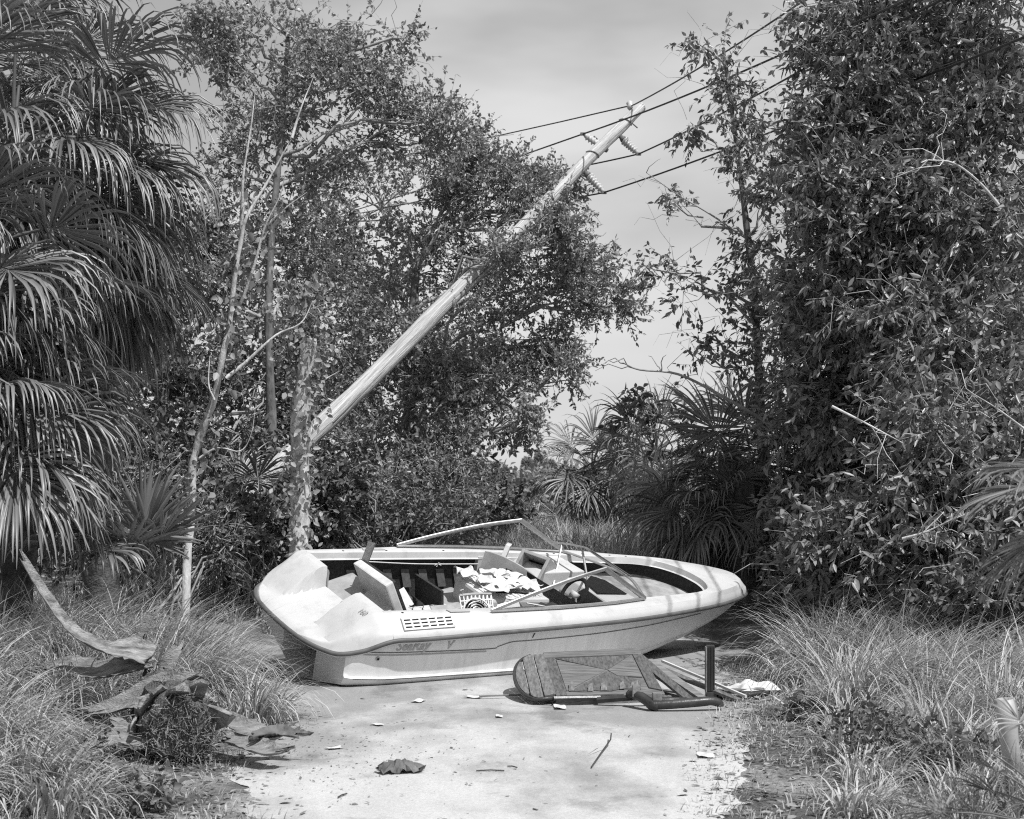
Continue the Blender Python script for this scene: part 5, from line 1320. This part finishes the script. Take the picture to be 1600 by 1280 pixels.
def grass(name, label, seed, n_clump, xr, yr, hfun, per=46, rad=.10, w=.007, wind=(1.2, .25), keep=None):
    r = np.random.default_rng(seed); x = r.uniform(*xr, n_clump); y = np.sqrt(r.uniform(yr[0] ** 2, yr[1] ** 2, n_clump))
    h = hfun(x, y, r); bx, by = boat_local(x, y); ok = (h > .02) & ~((bx > -.1) & (bx < 5.0) & (np.abs(by) < 1.0))
    if keep is not None: ok &= keep(x, y)
    x, y, h = x[ok], y[ok], h[ok]; nc = len(x)
    m = np.maximum(6, (per * np.clip(h / .35, .35, 1.3)).astype(int)); idx = np.repeat(np.arange(nc), m); n = len(idx)
    an = r.random(n) * 6.283; rr_ = rad * np.sqrt(r.random(n)) * (.6 + 1.2 * r.random(nc))[idx]
    bx_, by_ = x[idx] + rr_ * np.sin(an), y[idx] + rr_ * np.cos(an)
    base = np.stack([bx_, by_, gz(bx_, by_) - .01], 1)
    caz = wind[0] + r.normal(size=nc) * 1.3
    az = np.where(r.random(n) < .45, an, caz[idx] + r.normal(size=n) * .6)
    hh = h[idx] * (.45 + .7 * r.random(n)); th0 = np.abs(r.normal(size=n)) * .28 + .05; bend = r.gamma(2.4, .55, n)
    ww = w * (.6 + .8 * r.random(n)); ct = r.normal(0, .16, nc)[idx]; tone = np.clip(r.normal(.48, .2, n) + ct, 0, 1)
    V, Q, T = blades(r, base, hh, az, th0, bend, ww, tone)
    o = np_mesh(name, V, Q, M['grass'], None, T); tag(o, label, 'grass', kind='stuff'); return o

def tussocks(name, label, seed, spots, wind, w=.0125):
    """big arching clumps: (x, y, base radius, blade length, number of blades)"""
    r = np.random.default_rng(seed); VV = []; QQ = []; TT = []; n0 = 0
    for (x, y, rad, ln, n) in spots:
        n = int(n * .85); ln = ln * 1.08
        an = r.random(n) * 6.283; q = np.sqrt(r.random(n)); bx, by = x + rad * q * np.sin(an), y + rad * q * np.cos(an)
        base = np.stack([bx, by, gz(bx, by) - .01], 1)
        vx, vy = np.sin(an) * (.25 + q) + math.sin(wind) * .7 + r.normal(size=n) * .35, np.cos(an) * (.25 + q) + math.cos(wind) * .7 + r.normal(size=n) * .35
        az = np.arctan2(vx, vy); L = ln * (.45 + .65 * r.random(n)); th0 = .05 + .45 * q * r.random(n); bend = .6 + r.gamma(3.0, .46, n)
        V, Q, T = blades(r, base, L, az, th0, bend, w * (.55 + .8 * r.random(n)), np.clip(r.normal(.56, .22, n) + r.normal() * .08, 0, 1))
        V[:, 2] = np.maximum(V[:, 2], np.repeat(base[:, 2], 14) + .015)
        VV.append(V); QQ.append(Q + n0); TT.append(T); n0 += len(V)
    o = np_mesh(name, np.concatenate(VV), np.concatenate(QQ), M['grass'], None, np.concatenate(TT)); tag(o, label, 'grass', kind='stuff'); return o

def h_left(x, y, r):
    d = road_l(y) - x
    h = .08 + .30 * sstep(.15, 1.0, d)
    px_x = 800 + F * x / y
    h = h * (1 - .75 * sstep(9.4, 8.6, y) * sstep(-2.5, -2.0, x))           # bare litter beside the road
    h = h + .18 * np.exp(-((x + 2.9) ** 2 + (y - 11.2) ** 2) / .7) + .12 * np.exp(-((x + 2.35) ** 2 + (y - 10.8) ** 2) / .5)
    h = h * np.where((np.abs(x + 2.35) < .65) & (np.abs(y - 8.8) < .75), .22, 1)
    return h * np.where(d > .02, 1, 0) * (.75 + .5 * hash_noise(x, y, 1.6, 11)) * np.where((y < 9.7) & (d > .3), .62, 1)
def h_right(x, y, r):
    d = x - road_r(y)
    h = .06 + .30 * sstep(.2, 1.1, d)
    h = h + .34 * np.exp(-(((x - 2.75) / .75) ** 2 + ((y - 12.0) / 1.0) ** 2)) + .22 * np.exp(-(((x - 2.6) / .35) ** 2 + ((y - 10.0) / .5) ** 2)) + .2 * np.exp(-(((x - 3.4) / .6) ** 2 + ((y - 11.2) / .8) ** 2))
    h = h * np.where((y > 13.2), .5, 1)
    return h * np.where(d > .0, 1, 0) * (.7 + .6 * hash_noise(x, y, 1.5, 12)) * np.where(r.random(len(x)) < .35 + .65 * sstep(.0, .7, d), 1, 0)
grass('left_grass', 'short dry grass covering the left verge', 101, 1500, (-5.6, -1.3), (5.5, 13.5), h_left, 34, .11, .010, (1.4, .3))
grass('right_grass', 'short dry grass covering the right verge', 102, 1700, (1.2, 6.0), (5.5, 14.5), h_right, 34, .11, .0095, (1.6, .3))
def h_far(x, y, r): return (.30 + .25 * r.random(len(x))) * np.where((x < road_l(y)) | (x > -.6 + .0 * y), 1, 1)
grass('far_grass', 'pale grass on the rise behind the boat', 103, 2600, (-6, 9), (16.5, 34), h_far, 26, .16, .014, (1.2, .3), keep=lambda x, y: (y > 18.5) | (x < -2.6) | (x > 3.2))
def h_mat(x, y, r): return np.where(((x < road_l(y) + .25) | (x > road_r(y) - .3)) & (r.random(len(x)) < .8), .07, 0)
grass('litter_grass', 'short flattened grass and straw at the road edges', 104, 2600, (-3.2, 3.4), (6, 13.5), h_mat, 40, .12, .006, (1.4, .4))

r = np.random.default_rng(77)
SPL = [(-2.95, 11.4, .30, 1.0, 900), (-2.55, 11.1, .26, .85, 750), (-3.4, 11.2, .3, 1.0, 800), (-2.25, 10.6, .22, .7, 550), (-2.6, 10.4, .28, .85, 700), (-3.2, 10.3, .3, .9, 700), (-2.75, 12.2, .3, .8, 600), (-3.3, 12.2, .3, .9, 600), (-3.7, 10.2, .3, .9, 700), (-1.85, 10.1, .2, .55, 350), (-3.0, 9.7, .25, .6, 450), (-3.6, 9.0, .3, .75, 600), (-3.1, 8.4, .28, .6, 550), (-2.95, 7.6, .25, .6, 550), (-2.5, 7.2, .22, .5, 450), (-3.3, 7.4, .3, .7, 500), (-2.2, 6.9, .2, .4, 350), (-2.75, 6.7, .25, .5, 400), (-2.75, 8.05, .2, .45, 350)]
SPR = [(2.75, 12.4, .30, .95, 900), (2.95, 12.3, .32, 1.05, 900), (3.35, 12.0, .3, 1.0, 800), (2.75, 11.7, .28, .9, 750), (3.2, 11.5, .3, .95, 800), (2.45, 11.8, .22, .6, 450), (3.8, 11.9, .3, .9, 700), (2.65, 10.7, .22, .75, 500), (2.5, 10.1, .22, .8, 600), (3.0, 10.5, .25, .8, 600), (3.5, 10.8, .3, .8, 650), (2.2, 10.4, .15, .4, 250), (2.9, 9.6, .22, .6, 450), (3.4, 9.8, .25, .7, 500), (2.3, 9.3, .18, .45, 300), (2.1, 8.6, .2, .4, 300), (2.7, 8.7, .22, .5, 400), (3.2, 8.9, .25, .6, 400), (2.0, 7.7, .18, .35, 250), (2.5, 7.8, .2, .4, 300), (1.75, 7.1, .15, .25, 200), (2.3, 7.0, .2, .35, 250), (4.1, 11.0, .3, .8, 500), (3.9, 10.0, .3, .7, 450)]
tussocks('left_tussock_grass', 'long pale grass arching over the left bank', 105, SPL, 2.2)
tussocks('right_tussock_grass', 'long pale grass clumps arching over the right bank', 106, SPR, 1.9)

# leaf litter and gravel at the road edges
def litter(name, label, seed, n, xr, yr, size, dens, m, flat=.25):
    r = np.random.default_rng(seed); x = r.uniform(*xr, n); y = np.sqrt(r.uniform(yr[0] ** 2, yr[1] ** 2, n)); ok = r.random(n) < dens(x, y)
    x, y = x[ok], y[ok]; n = len(x); p = np.stack([x, y, gz(x, y) + .007], 1); an = r.random(n) * 6.283
    d = np.stack([np.cos(an), np.sin(an), r.random(n) * flat], 1); N = unit(rand_dir(r, n) * .35 + Z)
    L = size * (.4 + 1.2 * r.random(n) ** 2); V, Q = leaves_np(p, d, N, L, L * (.2 + .4 * r.random(n)), .2, .05)
    o = np_mesh(name, V, Q, M[m], None, np.repeat(r.random(n), 6)); tag(o, label, 'litter', kind='stuff'); return o
def d_edge(x, y):
    dl = x - road_l(y); dr = road_r(y) - x; d = np.minimum(dl, dr)
    return np.clip(1.0 - d / .45, .008, 1) * (.35 + .9 * hash_noise(x, y, 2.2, 21))
litter('leaf_litter', 'dead leaves and straw scattered along the road edges', 111, 30000, (-3.2, 3.4), (6, 14), .045, d_edge, 'litter')
def d_patch(x, y): return np.exp(-(((x + .95) / .55) ** 2 + ((y - 8.3) / .8) ** 2)) * .8 + np.exp(-(((x + 1.3) / .5) ** 2 + ((y - 9.2) / .4) ** 2)) * .6
litter('gravel', 'loose gravel and crumbs on the road surface', 112, 5000, (-2.2, 1.4), (6.5, 11), .022, lambda x, y: np.clip(d_patch(x, y) + .03, 0, 1), 'litter', .6)

# small scraps on the road
r = np.random.default_rng(33)
SCR = [(412, 1073, .10, 'large crumpled white paper by the grass left of the stern'), (430, 1100, .05, 'small white scrap below the paper left of the stern'), (383, 1101, .05, 'white scrap in the litter beside the left grass'), (655, 1098, .07, 'pale scrap on the road under the hull lettering'), (740, 1092, .07, 'pale paper strip on the road left of the broken table'), (590, 1135, .05, 'pale scrap alone on the bare road left of centre'), (780, 1122, .05, 'pale scrap on the road in front of the rounded table leaf'), (1103, 1184, .07, 'light cloth scrap at the right road edge'), (875, 1108, .09, 'white paper strip under the front edge of broken table'), (1165, 1078, .06, 'white scrap beside the crumpled cloth'), (523, 1172, .05, 'pale scrap near the fallen palm bases'), (452, 1096, .04, 'tiny pale scrap beside the hull shadow')]
for i, (x, y, s_, lb) in enumerate(SCR):
    c = G(x, y); rows = []; ph = r.uniform(0, 6, 4); a_ = r.uniform(0, 3)
    for v in np.linspace(-1, 1, 6):
        rows.append([c + [(u * math.cos(a_) - v * .6 * math.sin(a_)) * s_ * (1 + .2 * math.sin(3 * v + ph[2])), (u * math.sin(a_) + v * .6 * math.cos(a_)) * s_, .014 + (.25 if i in (0, 1, 2) else .08) * s_ * (1 + math.sin(3 * u + ph[0]) * math.cos(2.6 * v + ph[1]))] for u in np.linspace(-1, 1, 8)])
    mb = MB(); mb.grid(rows); o = mb.build('paper_scrap', M['paper'], None, False, loc=c, fix=False); tag(o, lb, 'paper', 'pale scraps on the road')
c = G(626, 1208); o = empty('bark_piece', c); tag(o, 'dark crumpled piece of bark on the pale road in front', 'bark')
rows = []
for v in np.linspace(-1, 1, 9): rows.append([c + [u * .125 * (1 + .12 * r.normal()), v * .075 * (1 - .3 * u) * (1 + .15 * r.normal()), .02 + .055 * max(0, 1 - u * u * .8) * max(0, 1 - v * v) + .012 * r.normal()] for u in np.linspace(-1, 1, 13)])
mb = MB(); mb.grid(rows); mb.v = [(x, y, max(z, .012)) for x, y, z in mb.v]; wpart(mb, 'flake', M['bark'], o)
c = G(936, 1180); o = empty('fallen_twig', c); tag(o, 'thin dark twig with a leaf lying on the open road', 'twig')
mb = MB(); mb.tube([G(924, 1203) + Z * .016, G(942, 1180) + Z * .03, G(954, 1168) + Z * .05, G(955, 1158) + Z * .05], .005, 5); wpart(mb, 'stem', M['wooddark'], o)
mb = MB(); q0, q1 = G(917, 1184) + Z * .016, G(950, 1172) + Z * .035; s_ = np.array([.02, .06, .012]); mb.add([q0, q0 * .5 + q1 * .5 + s_ * .6, q1, q0 * .5 + q1 * .5 - s_ * .6 + Z * .02], [(0, 1, 2, 3)]); wpart(mb, 'leaf', M['boot'], o)
for x0, y0, x1, y1, lb in ((744, 1208, 788, 1208, 'straight thin stick on the road near the centre'), (793, 1201, 808, 1203, 'short dark twig right of the straight stick'), (528, 1250, 542, 1244, 'short dark twig near the bottom of the road')):
    a_, b_ = G(x0, y0) + Z * .014, G(x1, y1) + Z * .014; o = empty('stick', a_); tag(o, lb, 'stick'); mb = MB(); mb.tube([a_, (a_ + b_) / 2 + [0, .006, .003], b_], .004, 5); wpart(mb, 'stem', M['wooddark'], o)
